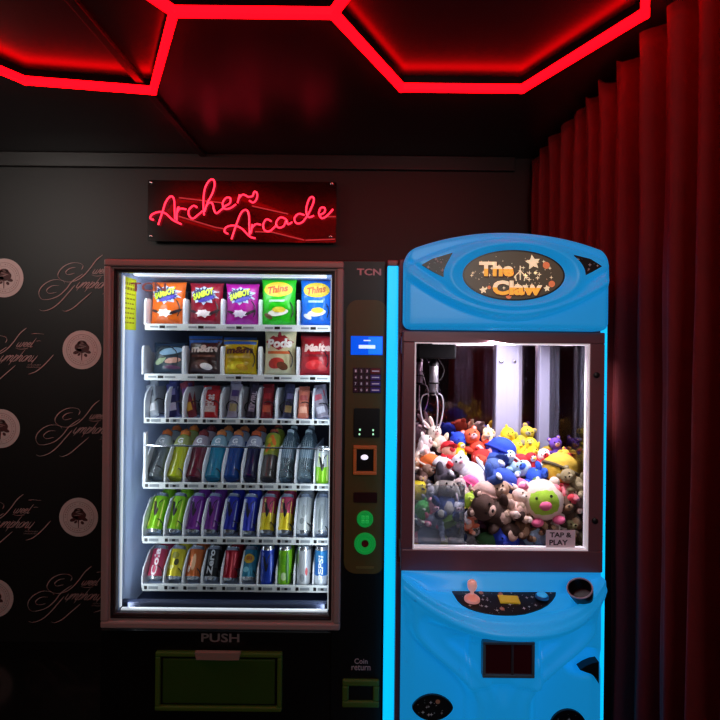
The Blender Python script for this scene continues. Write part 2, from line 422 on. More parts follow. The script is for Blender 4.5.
WORDS = [[c1([(95, 380), (125, 290), (150, 215), (185, 175), (208, 195), (213, 265), (216, 340)]),
          c1([(62, 345), (38, 332), (55, 303), (105, 287), (150, 300), (200, 345), (262, 376)]),
          c1([(228, 350), (233, 270), (246, 250)]), c1([(232, 290), (252, 264), (296, 268)]),
          c1([(375, 255), (348, 243), (315, 275), (318, 315), (345, 335), (380, 310), (415, 280)]),
          c1([(425, 310), (420, 220), (430, 125), (460, 65), (492, 55), (501, 95), (482, 160), (450, 220), (430, 285)]),
          c1([(430, 275), (452, 228), (483, 224), (495, 265), (512, 297), (545, 275), (575, 245)]),
          c1([(575, 245), (610, 225), (615, 190), (587, 185), (560, 220), (570, 262), (610, 262), (655, 232)]),
          c2([(130, 132), (142, 84)]), c2([(134, 110), (160, 84), (192, 98)]),
          c2([(192, 98), (216, 92), (226, 68), (242, 76), (240, 108), (220, 130), (198, 118)])],
         [c2([(95, 340), (120, 265), (150, 190), (180, 172), (195, 200), (197, 260), (200, 315)]),
          c2([(75, 310), (55, 297), (65, 272), (105, 262), (150, 277), (200, 325), (232, 335)]),
          c2([(207, 307), (215, 255)]), c2([(212, 278), (235, 254), (264, 258)]),
          c2([(325, 238), (297, 226), (278, 255), (285, 288), (315, 294), (352, 262)]),
          c2([(410, 226), (377, 215), (352, 245), (365, 274), (395, 265), (412, 230), (420, 255), (445, 242)]),
          c2([(515, 202), (482, 195), (458, 220), (468, 248), (500, 244), (535, 200), (568, 125), (563, 98), (542, 110), (525, 170), (538, 213), (570, 205)]),
          c2([(600, 203), (630, 186), (632, 162), (610, 160), (598, 192), (615, 220), (645, 206), (680, 168)])]]
k = 0
for word in WORDS:
    q = MB()
    for L in word:
        k += 1; q.tube(catmull([W(x, y, YS - 0.013 - 0.0008 * (k % 5)) for x, y in L], 6), 0.0050, 8)
    o = q.build('neon_word', m_neon, sign, smooth=True)
for L in ([(179, 197.7), (220, 202.6), (222, 203)], [(252, 206), (288, 214)], [(179, 216.4), (215, 227.3), (224, 228.9)], [(255, 231.7), (272, 232.2), (304, 240.1)], [(305.5, 240.3), (335, 239.2)], [(326, 216.8), (335.7, 216.8)]):
    o = MB().tube([W(x, y, YS - 0.009) for x, y in L], 0.0040, 8).build('arrow_tube', m_neon2, sign, smooth=True)
    o['label'] = 'dim red straight tube behind the letters'

# ------------------------------------------------------------------ light the room has
def area(name, loc, target, size, power, col, sy=None):
    l = bpy.data.lights.new(name, 'AREA'); l.energy = power; l.color = col; l.size = size
    if sy: l.shape = 'RECTANGLE'; l.size_y = sy
    o = bpy.data.objects.new(name, l); COL.objects.link(o); o.location = loc
    o.rotation_euler = (Vector(target) - Vector(loc)).to_track_quat('-Z', 'Y').to_euler(); return o
area('room_lamp', (0.62, -0.8, 2.2), (-0.1, 1.8, 1.0), 0.8, 11.5, (1, 0.92, 0.88))
area('side_lamp', (-2.5, 1.4, 2.55), (-1.9, 2.9, 1.9), 0.5, 11.0, (1, 0.92, 0.84))
w = bpy.data.worlds.new('dark_room'); scene.world = w; w.use_nodes = True
w.node_tree.nodes['Background'].inputs[0].default_value = (0.02, 0.012, 0.014, 1); w.node_tree.nodes['Background'].inputs[1].default_value = 0.3
scene.view_settings.view_transform = 'Standard'; scene.view_settings.look = 'None'
scene.view_settings.gamma = 1; scene.view_settings.use_curve_mapping = False; scene.view_settings.exposure = 0
# ------------------------------------------------------------------ snack and drink machine
YF = 1.82
m_black = mat('black_powder_coat', '#060506', 0.42, bump=0.04, bscale=500)
m_frame = mat('grey_brown_frame', '#a08a86', 0.42, metal=0.1, var=0.06, vscale=10)
m_groove = mat('dark_seal', '#1d1414', 0.5)
m_inner = mat('inner_bezel', '#4f4544', 0.4, metal=0.3)
m_liner = mat('pale_liner', '#b4c8ea', 0.45)
m_back = mat('navy_liner', '#28304a', 0.5)
m_white = mat('white_plastic', '#dfe3e6', 0.4)
m_rail = mat('pale_price_rail', '#cfd4d2', 0.4)
m_wire = mat('black_coil_wire', '#101014', 0.35)
m_led = mat('white_led_strip', '#ffffff', 0.4, emit=(0.86, 0.94, 1.0), es=0.5)
m_glass = pane_mat('door_glass', (0.97, 0.985, 1.0), 0.035)
m_olive = mat('olive_panel', '#54491c', 0.5, var=0.1, vscale=12)
m_green = mat('olive_green_flap', '#2c4a10', 0.45, var=0.08, vscale=12)
m_green2 = mat('olive_green_frame', '#46611d', 0.45)
m_dark = mat('near_black', '#060506', 0.4)
m_print = mat('pale_lettering', '#b49a98', 0.5)

vm = thing('vending_machine', 'tall black snack and drink vending machine with a brown framed glass door', 'vending machine', (-0.46, 2.2, FZ), world=True)
XL, XR, ZT = -0.990, 0.082, 1.905
c = MB()
c.box(XL, XL + 0.05, YF + 0.02, 2.62, FZ + 0.06, ZT, 0.004)
c.box(-0.115, XR, YF, 2.62, FZ + 0.06, ZT, 0.004)
c.box(XL + 0.05, -0.115, YF + 0.02, 2.62, ZT - 0.04, ZT)
c.box(XL, -0.115, YF + 0.005, 2.62, FZ + 0.06, 0.49, 0.003)
c.box(XL + 0.05, -0.115, 2.58, 2.62, 0.49, ZT - 0.04)
c.build('cabinet', m_black, vm)
for x in (XL + 0.08, XR - 0.08):
    for y in (YF + 0.08, 2.54):
        MB().lathe([(0.03, 0), (0.03, 0.012), (0.015, 0.018), (0.015, 0.062)], 14, Matrix.Translation((x, y, FZ))).build('foot', m_dark, vm, smooth=True)
# liner of the cold compartment
l = MB()
l.box(-0.948, -0.938, YF + 0.035, 2.56, 0.49, 1.865)
l.box(-0.125, -0.116, YF + 0.035, 2.56, 0.49, 1.865)
l.box(-0.94, -0.125, YF + 0.035, 2.56, 1.856, 1.865)
l.build('side_liner', m_liner, vm)
MB().box(-0.94, -0.125, 2.55, 2.56, 0.49, 1.86).build('back_liner', m_back, vm)
MB().box(-0.94, -0.125, YF + 0.04, 2.55, 0.49, 0.515).build('floor_liner', m_back, vm)
MB().box(-0.94, -0.125, YF + 0.045, YF + 0.075, 0.5, 0.575, 0.004).build('lower_ledge', m_back, vm)
# door
YD = YF - 0.028
FX0, FX1 = (W(104, 258, YD).x + W(102, 629, YD).x) / 2, (W(343, 262, YD).x + W(337.5, 631, YD).x) / 2
FX0 -= 0.005; FX1 += 0.006
FZ0, FZ1 = W(220, 630, YD).z, W(220, 260, YD).z
d = MB(); d.frame(FX0, FX1, FZ0, FZ1, 0.026, YF - 0.028, YF + 0.01, 0.006)
d.frame(FX0 + 0.025, FX1 - 0.025, FZ0 + 0.025, FZ1 - 0.025, 0.010, YF - 0.014, YF + 0.01, 0.002)
df = d.build('door_frame', m_frame, vm)
MB().frame(FX0 + 0.034, FX1 - 0.034, FZ0 + 0.034, FZ1 - 0.034, 0.005, YF - 0.018, YF + 0.01).build('door_seal', m_groove, df)
MB().frame(FX0 + 0.038, FX1 - 0.038, FZ0 + 0.038, FZ1 - 0.038, 0.008, YF - 0.006, YF + 0.016, 0.002).build('inner_bezel', m_inner, df)
gx0, gx1, gz0, gz1 = FX0 + 0.045, FX1 - 0.041, FZ0 + 0.045, FZ1 - 0.045
MB().box(gx0, gx1, YF + 0.004, YF + 0.009, gz0, gz1).build('glass_pane', m_glass, df)
for x in (gx0 + 0.004, gx1 - 0.010):
    MB().box(x, x + 0.004, YF + 0.018, YF + 0.030, gz0 + 0.01, gz1 - 0.01).build('light_strip', m_led, vm)
MB().box(gx0 + 0.01, gx1 - 0.01, YF + 0.018, YF + 0.030, gz0, gz0 + 0.006).build('light_strip', m_led, vm)
MB().box(gx0 + 0.03, gx1 - 0.03, YF + 0.05, YF + 0.075, 1.846, 1.856).build('light_strip', m_led, vm)
# printed letters on the glass and the notice on the left liner
p = W(148, 287, YF); S = lambda a, b: (a, YF + 0.0032, b)
q = MB(); put_text(q, 'TCN', S, p.x, p.z, 0.135, 0.034, 0.02, 0.0)
q.build('glass_lettering', mat('pink_glass_print', '#f0caca', 0.5), df, fix=False)
m_not = mat('yellow_notice_paper', '#d6dc20', 0.55, var=0.05, vscale=30)
ny0, ny1 = YF + 0.045, YF + 0.150
nz0, nz1 = 1.635, 1.842
nt_ = MB().box(-0.938, -0.9365, ny0, ny1, nz0, nz1).build('notice_sheet', m_not, vm)
q = MB(); rr = random.Random(4)
for k in range(9):
    z = nz1 - 0.03 - k * 0.019; y = ny0 + 0.01
    while y < ny1 - 0.02:
        wd = rr.uniform(0.008, 0.02); q.box(-0.9366, -0.9362, y, min(y + wd, ny1 - 0.01), z, z + (0.011 if k < 2 else 0.006)); y += wd + 0.006
o = q.build('notice_print', mat('red_print', '#8c7a12', 0.6), nt_); o['kind'] = 'stuff'

# trays
TY0, TY1 = 1.945, 2.46
TX0, TX1 = -0.888, -0.132
ROWS = [(324.5, 331), (374.5, 381), (418.5, 424), (483, 489.5), (537, 544), (584.5, 591.5)]
RZ = [(W(238, b, TY0).z, W(238, t, TY0).z) for t, b in ROWS]
def PX(px, py=450, Y=TY0): return W(px, py, Y).x
DIV = [[143.5, 182.5, 220.5, 258.5, 297], [141.5, 182, 220.5, 258.5, 297]] + [[144, 165, 182.5, 201, 220, 239, 257, 275.5, 294.5, 313]] + [[142.5, 164, 183, 202, 221.5, 241, 258, 277, 295, 314]] * 3
DH = [0.108, 0.118, 0.125, 0.150, 0.150, 0.125]
rr = random.Random(11)
FLOOR = []
for r in range(6):
    zb, zt_ = RZ[r]
    fl = zt_ - (0.004 if r < 3 else 0.021); FLOOR.append(fl)
    tr = MB().box(TX0, TX1, TY0 + 0.004, TY1, fl - 0.004, fl).build('tray', m_liner, vm)
    b = MB(); b.box(TX0, TX1, TY0 - 0.004, TY0 + 0.004, zb, zt_, 0.0015)
    b.build('price_rail', m_rail, tr)
    n = len(DIV[r])
    for k in range(n):
        x = PX(DIV[r][k], 460 if r > 2 else 380); x1 = PX(DIV[r][k + 1], 460) if k < n - 1 else TX1
        h = DH[r]
        if r < 2: prof = [(0.0, 0), (0.0, h - 0.02), (0.004, h - 0.006), (0.012, h), (0.05, h), (0.08, h * 0.75), (0.45, h * 0.7), (0.45, 0)]
        elif r == 2: prof = [(0.0, 0), (0.0, h * .55), (0.012, h * .8), (0.05, h), (0.45, h * 0.8), (0.45, 0)]
        else: prof = [(0.0, 0), (0.0, h * .35), (0.012, h * .62), (0.07, h), (0.12, h), (0.45, h * 0.8), (0.45, 0)]
        wd = 0.008 if r < 2 else 0.005
        vs = [(x - wd / 2, TY0 + 0.006 + a, fl + z) for a, z in prof] + [(x + wd / 2, TY0 + 0.006 + a, fl + z) for a, z in prof]
        m_ = len(prof)
        MB().add(vs, [tuple(range(m_)), tuple(range(2 * m_ - 1, m_ - 1, -1))] + [(i, (i + 1) % m_, m_ + (i + 1) % m_, m_ + i) for i in range(m_)]).build('divider', m_white, tr)
        # price ticket of the column: a dark code block and a fainter bar
        q = MB(); cx = (x + x1) / 2; zc = (zb + zt_) / 2
        if r < 2:
            q.box(cx - 0.016, cx + 0.006, TY0 - 0.0055, TY0 - 0.004, zc - 0.005, zc + 0.006); q.m(1).box(cx + 0.012, cx + 0.055, TY0 - 0.0055, TY0 - 0.004, zc - 0.003, zc + 0.004)
            q.box(cx - 0.055, cx - 0.022, TY0 - 0.0055, TY0 - 0.004, zc - 0.003, zc + 0.004)
        else:
            q.box(cx - 0.030, cx - 0.018, TY0 - 0.0055, TY0 - 0.004, zc - 0.006, zc + 0.007); q.m(1).box(cx - 0.012, cx + 0.026, TY0 - 0.0055, TY0 - 0.004, zc - 0.005, zc + 0.006)
            if k % 2: q.m(0).box(cx + 0.000, cx + 0.012, TY0 - 0.0062, TY0 - 0.005, zc - 0.004, zc + 0.005)
        o = q.build('price_ticket', [m_dark, mat('grey_ticket', '#7f878b', 0.6)], tr)
        # wire coil that pushes the column
        if r != 3 or k < 9:
            R = min((x1 - x) * 0.40, 0.055); cz = fl + R + 0.006; pts = []
            turns = 4; y0 = TY0 + 0.012
            for i in range(turns * 16 + 1):
                a = 2 * PI * i / 16 - PI * 0.15; pts.append((cx + R * math.cos(a), y0 + 0.4 * i / (turns * 16), cz + R * math.sin(a)))
            MB().tube(pts, 0.0022, 5).build('coil', m_wire, tr, smooth=True)
    if r == 3:                                               # retaining bar in front of the bottles
        z = W(238, 447, TY0).z
        MB().tube([(TX0 + 0.004, TY0 - 0.004, z + 0.004), (TX1 + 0.003, TY0 - 0.004, z - 0.004)], 0.0035, 8).build('retaining_bar', m_chrome, tr, smooth=True)
        MB().box(TX0 - 0.001, TX0 + 0.009, TY0 - 0.003, TY0 + 0.02, fl, z + 0.055, 0.002).build('side_post', m_white, tr)
        MB().box(TX1 - 0.004, TX1 + 0.004, TY0 - 0.003, TY0 + 0.02, fl, z + 0.03, 0.002).build('side_post', m_white, tr)
for a_, pw in ((gx0 + 0.03, 1.5), (gx1 - 0.03, 1.6)):
    o = area('machine_tube', (a_, YF + 0.036, 1.19), ((gx0 + gx1) / 2, 2.2, 1.19), 0.02, pw, (0.86, 0.94, 1.0), 1.28)
o = area('machine_tube', (-0.53, YF + 0.07, 1.84), (-0.53, 2.15, 1.45), 0.7, 1.0, (0.86, 0.94, 1.0), 0.02)

# control column
Yc = YF - 0.006
def FR(px0, py0, px1, py1, Y=Yc):
    a, b = W(px0, py0, Y), W(px1, py1, Y); return a.x, b.x, b.z, a.z
def plate(name, rect, mats, parent, y0, y1, r=0.006, **k):
    x0, x1, z0, z1 = rect; return MB().prism(round_rect(x0, x1, z0, z1, r), y0, y1).build(name, mats, parent, **k)
SY = lambda y: (lambda a, b: (a, y, b))
p = W(369, 272, YF); q = MB(); put_text(q, 'TCN', SY(YF - 0.001), p.x, p.z, 0.092, 0.026, 0.03)
o = q.build('maker_lettering', mat('pink_lettering', '#c79a9c', 0.45), vm, fix=False)
cp = plate('control_panel', FR(346.5, 300, 384.5, 573, YF), m_olive, vm, YF - 0.008, YF + 0.001, 0.045)
r_ = FR(351, 336, 382.5, 355); sc = plate('screen', r_, mat('blue_screen', '#0838e0', 0.2, emit=(0.0, 0.10, 0.85), es=0.85), cp, YF - 0.012, YF - 0.007, 0.002)
q = MB(); x0, x1, z0, z1 = r_
q.box(x0 + 0.55 * (x1 - x0), x1 - 0.002, YF - 0.0126, YF - 0.0118, z0 + 0.003, z1 - 0.003)
q.build('screen_panel', mat('light_blue_screen', '#1a70e8', 0.3, emit=(0.0, 0.22, 0.9), es=0.8), sc)
q = MB(); xm = (x0 + x1) / 2
q.box(xm - 0.03, xm + 0.032, YF - 0.0133, YF - 0.0125, z0 + 0.024, z0 + 0.037); q.box(xm - 0.012, xm + 0.014, YF - 0.0133, YF - 0.0125, z0 + 0.052, z0 + 0.056)
q.build('screen_message', mat('white_screen_text', '#d8f0ff', 0.3, emit=(0.7, 0.9, 1.0), es=0.9), sc)
r_ = FR(353, 367.5, 381, 393); kp = plate('keypad', r_, mat('dark_red_keypad', '#2a0b18', 0.4), cp, YF - 0.011, YF - 0.007, 0.003)
x0, x1, z0, z1 = r_; m_key = mat('keypad_button', '#43203f', 0.35); m_kw = mat('keypad_legend', '#d6c9e0', 0.5, emit=(0.8, 0.7, 0.9), es=0.12)
m_kr = mat('red_keypad_button', '#7a1c2a', 0.35); m_kb = mat('purple_keypad_button', '#46308a', 0.35)
for j in range(4):
    for i in range(4):
        wx = (x1 - x0) / 5; bx0 = x0 + wx * i + 0.0025; bx1 = bx0 + (wx if i < 3 else 2 * wx) - 0.005
        bz1 = z1 - (z1 - z0) / 4 * j - 0.003; bz0 = bz1 - (z1 - z0) / 4 + 0.005
        kb = MB().box(bx0, bx1, YF - 0.0145, YF - 0.0108, bz0, bz1, 0.001).build('key', m_key if i < 3 else (m_kr if j == 0 else m_kb), kp)
        if i < 3:
            t = '123456789*0#'[j * 3 + i]; q = MB(); put_text(q, t, SY(YF - 0.0149), (bx0 + bx1) / 2, (bz0 + bz1) / 2, 0.006, 0.010, 0.03); q.build('key_legend', m_kw, kp, fix=False)
        else:
            q = MB().box(bx0 + .005, bx1 - .005, YF - 0.0150, YF - 0.0144, (bz0 + bz1) / 2 - .002, (bz0 + bz1) / 2 + .002); q.build('key_legend', m_kw, kp)
cr = plate('card_reader', FR(354, 408, 379.5, 437), m_dark, cp, YF - 0.016, YF - 0.007, 0.004)
m_gl = mat('green_indicator', '#b0ffc0', 0.4, emit=(0.45, 1.0, 0.6), es=0.8)
for px, py in ((360, 429), (373, 429.5), (359.5, 433.5), (373, 433.5)):
    p = W(px, py, YF); MB().ell((p.x, YF - 0.016, p.z), (0.0035, 0.002, 0.004)).build('indicator_light', m_gl, cr, smooth=True)
x0, x1, z0, z1 = FR(353.5, 445, 376.5, 474)
bl = MB().frame(x0, x1, z0, z1, 0.012, YF - 0.024, YF - 0.007, 0.003).build('note_slot_bezel', mat('orange_bezel', '#a0522a', 0.45, emit=(0.5, 0.12, 0.02), es=0.12), cp)
MB().box(x0 + .010, x1 - .010, YF - 0.012, YF - 0.007, z0 + .010, z1 - .010).build('note_slot', m_dark, bl)
p = W(364.5, 456.5, YF); MB().ell((p.x, YF - 0.013, p.z), (0.014, 0.004, 0.010)).build('slot_light', mat('white_slot_light', '#ffffff', 0.4, emit=(0.85, 0.8, 1.0), es=1.0), bl, smooth=True)
plate('label_window', FR(353.5, 492, 377, 502.5), mat('dark_red_window', '#2e0e0f', 0.35), cp, YF - 0.011, YF - 0.007, 0.003)
m_gb = mat('green_lit_button', '#18a030', 0.35, emit=(0.02, 0.55, 0.10), es=0.40)
m_gd = mat('green_ring', '#0d7a26', 0.35, emit=(0.01, 0.5, 0.08), es=0.30)
def disc(name, px, py, prof, m, par, n=28):
    p = W(px, py, YF); M = Matrix.Translation((p.x, YF - 0.006, p.z)) @ Matrix.Rotation(PI / 2, 4, 'X')
    return MB().lathe(prof, n, M).build(name, m, par, smooth=True)
o = disc('return_button', 365, 518, [(0.031, 0), (0.031, 0.008), (0.027, 0.013), (0.025, 0.013), (0.023, 0.009), (0.001, 0.009)], m_gd, cp)
p = W(365, 518, YF)
for dx in (-0.008, 0.008):
    for dz in (-0.008, 0.008):
        MB().box(p.x + dx - .0065, p.x + dx + .0065, YF - 0.019, YF - 0.012, p.z + dz - .0065, p.z + dz + .0065, .002).build('button_cap', m_gb, o)
o = disc('coin_ring', 365, 542.5, [(0.041, 0), (0.041, 0.006), (0.037, 0.012), (0.030, 0.012), (0.028, 0.006), (0.022, 0.006), (0.019, 0.010), (0.016, 0.010), (0.014, 0.003), (0.001, 0.003)], m_gd, cp)
disc('coin_slot', 365, 542.5, [(0.0135, 0), (0.0135, 0.006), (0.001, 0.006)], mat('dark_red_coin_slot', '#5a1515', 0.4), o)
MB().box(W(356, 559, YF).x, W(374, 559, YF).x, YF - 0.0095, YF - 0.0078, W(0, 560, YF).z - .014, W(0, 559, YF).z - .010).build('printed_line', mat('olive_lettering', '#6b6330', 0.5), cp)
# lower door: delivery flap and coin return
p = W(220, 638.5, YF); q = MB(); put_text(q, 'PUSH', SY(YF + 0.004), p.x, p.z, 0.145, 0.033, 0.02); q.build('push_lettering', mat('grey_lettering', '#8a7a78', 0.5), vm, fix=False)
x0, x1, z0, z1 = FR(156.5, 650, 282, 710, YF)
fr = MB().frame(x0, x1, z0, z1, 0.018, YF - 0.014, YF + 0.006, 0.005).build('delivery_frame', m_green2, vm)
MB().box(x0 + .019, x1 - .019, YF - .002, YF + .006, z0 + .019, z1 - .019).build('frame_gap', m_dark, fr)
fp = MB().box(x0 + .027, x1 - .027, YF - .010, YF - .001, z0 + .027, z1 - .027, .004).build('delivery_flap', m_green, fr)
a, b = W(197, 648.5, YF), W(242, 656, YF)
MB().prism([(a.x, a.z), (b.x, a.z), (b.x - .006, b.z), (a.x + .006, b.z)], YF - .026, YF - .010).build('flap_grip', mat('grey_pink_grip', '#8d7468', 0.45), fr)
for t, py, w_ in (('Coin', 661, 0.050), ('return', 667.5, 0.072)):
    p = W(361, py, YF); q = MB(); put_text(q, t, SY(YF - 0.001), p.x, p.z, w_, 0.020, 0.01); q.build('coin_return_lettering', m_print, vm, fix=False)
x0, x1, z0, z1 = FR(342.5, 678, 379, 706, YF)
rt = MB().frame(x0, x1, z0, z1, 0.024, YF - 0.012, YF + 0.002, 0.005).build('coin_return', m_green2, vm)
MB().box(x0 + .023, x1 - .023, YF - .003, YF + .001, z0 + .023, z1 - .023).build('return_hole', m_dark, rt)

# ------------------------------------------------------------------ goods
def bag(name, label, cat, group, w, h, t, body, art, loc, rot=(0, 0, 0), seed=0, crimp=0.03):
    """pillow pack with crimped ends; art(S) -> [(part, mesh builder, material)]"""
    rt = thing(name, label, cat, loc, rot, group); rs = seed * 7.3
    def T(u, v):
        e = max(0.0, 1 - abs(2 * u) ** 2.6) ** 0.6 * max(0.0, 1 - abs(2 * v - 1) ** 5) ** 0.7
        return t / 2 * e * (1 + 0.28 * mnoise.noise((u * 3.4, v * 3.2, rs)) + 0.10 * mnoise.noise((u * 9, v * 8, rs)))
    def Xw(u, v):
        return u * w * (1 + 0.07 * (abs(2 * v - 1) ** 3) + 0.03 * mnoise.noise((0, v * 4, rs + 5)))
    S = lambda u, v: (Xw(u, v), -T(u, v) - 0.0016, v * h)
    q = MB()
    q.grid(lambda a, b: (Xw(a - .5, b), -T(a - .5, b), b * h), 18, 42); q.grid(lambda a, b: (Xw(.5 - a, b), T(.5 - a, b) * .9, b * h), 18, 42)
    bd = q.build('wrapper', P(body, 0.28, var=0.05, vscale=25), rt, smooth='all', fix=False)
    q = MB()
    for z0 in (0.0, 1 - crimp):                                    # crimped seams
        for k in range(26):
            u = -0.5 + (k + .5) / 26; q.add([(Xw(u - .012, z0 + .01), -.0022 - T(u, z0 + .01), (z0 + .002) * h), (Xw(u + .012, z0), -.0022 - T(u, z0 + .01), (z0 + .002) * h), (Xw(u + .012, z0), -.0022 - T(u, z0 + crimp - .004), (z0 + crimp - .004) * h), (Xw(u - .012, z0), -.0022 - T(u, z0 + crimp - .004), (z0 + crimp - .004) * h)], [(0, 1, 2, 3)])
    for part, mb, mm in art(S): mb.build(part, mm, rt, fix=False)
    return rt
def lift(S, k): return lambda u, v: (lambda p: (p[0], p[1] - k * 0.0009, p[2]))(S(u, v))
def burst(u, v, ru, rv, n=18, seed=1):
    r_ = random.Random(seed); return [(u + ru * (1 if k % 2 else .72) * r_.uniform(.88, 1.1) * math.cos(2 * PI * k / n), v + rv * (1 if k % 2 else .72) * r_.uniform(.88, 1.1) * math.sin(2 * PI * k / n)) for k in range(n)]
def fan(mb, pts, S):
    cu_ = sum(p[0] for p in pts) / len(pts); cv_ = sum(p[1] for p in pts) / len(pts); n = len(pts)
    R = 6; vs = [S(cu_, cv_)]
    for r in range(1, R + 1): vs += [S(cu_ + (a - cu_) * r / R, cv_ + (b - cv_) * r / R) for a, b in pts]
    mb.add(vs, [(0, 1 + k, 1 + (k + 1) % n) for k in range(n)] + [(1 + r * n + k, 1 + r * n + n + k, 1 + r * n + n + (k + 1) % n, 1 + r * n + (k + 1) % n) for r in range(R - 1) for k in range(n)]); return mb
def zesty(sub):
    def art(S):
        a = fan(MB(), burst(-.03, .70, .47, .225, 20, 5), lift(S, .0)); b = fan(MB(), burst(-.03, .70, .41, .18, 42, 3), lift(S, 1))
        t = put_text(MB(), 'SAMBOY', lift(S, 3), -.03, .72, .66, .15, .05, .15, .25)
        s = put_ell(MB(), lift(S, 2), .06, .60, .26, .05, 16, 3, .25)
        f = fan(MB(), burst(-.02, .27, .27, .10, 14, 8), lift(S, 1)); g = put_ell(MB(), lift(S, 2), .30, .30, .17, .035, 14, 3, .35)
        g2 = put_ell(MB(), lift(S, 2), -.33, .31, .12, .03, 14, 3, -.2)
        return [('white_splash', a, P('#b9c4dd')), ('logo_splash', b, P('#1c2150')), ('brand_lettering', t, P('#c8e02a')), ('logo_swoosh', s, P('#4a3fa8')), ('flavour_splash', f, P(sub)), ('leaf_shape', g, P('#2c1a22')), ('leaf_shape', g2, P('#2c1a22'))]
    return art
def oval_brand(dark, bowl):
    def art(S):
        a = put_ell(MB(), lift(S, 0), .0, .77, .42, .16, 28, 4); b = put_ell(MB(), lift(S, 1), .0, .77, .37, .13, 28, 4)
        t = put_text(MB(), 'Thins', lift(S, 3), 0, .77, .60, .15, .03, .2, .12)
        n = put_rect(MB(), lift(S, 1), -.25, .22, .50, .545)
        c1_ = put_ell(MB(), lift(S, 1), .02, .28, .30, .075, 20, 3, .1); c2_ = put_ell(MB(), lift(S, 2), .05, .335, .2, .06, 16, 3); c3_ = put_ell(MB(), lift(S, 1), -.27, .20, .14, .05, 14, 3, -.3)
        return [('logo_rim', a, P('#e8c81e')), ('logo_oval', b, P('#e9b93c')), ('brand_lettering', t, P(dark)), ('flavour_lettering', n, P('#a8d8b0' if bowl else '#9cc6ec')), ('bowl_picture', c1_, P('#e6e6d8')), ('chip_picture', c2_, P('#e0c93a')), ('garnish_picture', c3_, P('#6b4a2a' if bowl else '#dfe6e6'))]
    return art
CH = 'large chip bags on the top tray'
def bx(px, r, Y): return (W(px, ROWS[r][0], Y).x, Y, FLOOR[r])
R0 = [(168, .136, .180, '#e06412', zesty('#f2e9dc'), 'orange bag of chips on the top tray, leftmost of the five', 0), (206, .134, .178, '#8c1026', zesty('#f0e2e0'), 'dark red bag of chips on the top tray', 1), (242, .130, .176, '#a8148c', zesty('#e8d8ec'), 'magenta purple bag of chips on the top tray', 2),
      (278.5, .138, .196, '#22b414', oval_brand('#c0461e', 1), 'bright green bag of chips with yellow oval on the top tray', 3), (316.5, .128, .194, '#1268cc', oval_brand('#b8571c', 0), 'bright blue bag of chips with yellow oval on the top tray', 4)]
for px, w_, h_, cl, art, lb, sd in R0:
    bag('chip_bag', lb, 'chips', CH, w_, h_, .062, cl, art, bx(px, 0, 1.995), (-.06, 0, rnd.uniform(-.04, .04)), sd)
    for k in (1, 2):
        bag('chip_bag', lb.split(' on the')[0].replace(', leftmost of the five', '') + ', %s in the line behind the front one' % ('second' if k == 1 else 'third'), 'chips', CH, w_, h_ * .97, .058, cl, lambda S: [], bx(px, 0, 1.995 + .105 * k), (-.06, 0, 0), sd + 10 * k)

def mini(t, tc, sub, sc_, pic, extra=None):
    def art(S):
        L = [('brand_lettering', put_text(MB(), t, lift(S, 4), .02, .69, .80, .20, .05, .1, .03), P(tc)), ('flavour_band', put_rect(MB(), lift(S, 1), -.36, .36, .46, .52), P(sub)),
             ('picture_patch', put_ell(MB(), lift(S, 1), -.08, .26, .26, .12, 18, 4, .1), P(sc_)), ('picture_patch', put_ell(MB(), lift(S, 2), .12, .20, .18, .09, 16, 3, -.2), P(pic))]
        if extra: L += extra(S)
        return L
    return art
CB = 'sweet bags on the second tray'
def podx(S): return [('red_diamond', fan(MB(), [(0, .95), (.23, .84), (.46, .72), (.23, .62), (0, .54), (-.23, .62), (-.46, .72), (-.23, .84)], lift(S, 1)), P('#a51b22'))]
def sack(S): return [('pale_blue_swirl', put_ell(MB(), lift(S, 1), .05, .76, .36, .13, 18, 4, .2), P('#7fa6c0')), ('green_swirl', put_ell(MB(), lift(S, 1), -.22, .42, .2, .1, 16, 3, .8), P('#8ea37e')), ('pink_swirl', put_ell(MB(), lift(S, 2), .15, .42, .24, .1, 16, 3, .2), P('#b98a78')), ('dark_swirl', put_ell(MB(), lift(S, 2), .1, .60, .36, .035, 16, 3, .25), P('#1d2a30')), ('plum_swirl', put_ell(MB(), lift(S, 2), .16, .18, .24, .06, 16, 3, 0), P('#5a3350'))]
def top_band(c_):
    return lambda S: [('top_band', put_rect(MB(), lift(S, 1), -.48, .48, .86, .95), P(c_))]
R1 = [(169, .135, .120, '#2b3a44', sack, 'dark bag of sweets with pale swirls on the second tray, leftmost', -.30), (204.5, .138, .150, '#3a2320', mini('m&m', '#d8c8bc', '#6b3a2c', '#5c3a30', '#e8e4e0', top_band('#2a5aa0')), 'dark brown bag of chocolate sweets on the second tray', -.15),
      (239.5, .136, .145, '#d8bc0c', mini('m&m', '#5a2a16', '#e8d060', '#eadb2e', '#c99b10', top_band('#2c62c0')), 'yellow bag of peanut sweets on the second tray', -.12), (280, .128, .190, '#d9d3a4', mini('Pods', '#f4efe6', '#d0642e', '#c1392b', '#6a3a20', podx), 'cream bag of chocolate biscuits with red diamond on the second tray', -.05),
      (317, .136, .165, '#a3141f', mini('Malte', '#e6c8bc', '#7d0f18', '#d02a2e', '#b81e24'), 'red bag of chocolate balls on the second tray, rightmost', -.10)]
for i, (px, w_, h_, cl, art, lb, ln) in enumerate(R1):
    bag('sweet_bag', lb, 'sweets', CB, w_, h_, .062, cl, art, bx(px, 1, 2.00), (ln, 0, rnd.uniform(-.08, .08)), 30 + i)
    bag('sweet_bag', lb.split(' on the')[0] + ', next in line behind the front one', 'sweets', CB, w_, h_ + .012, .055, ['#33485e', '#3466b0', '#3466b0', '#cfc694', '#7d1420'][i], lambda S: [], bx(px, 1, 2.10), (ln * .6, 0, .03), 50 + i)

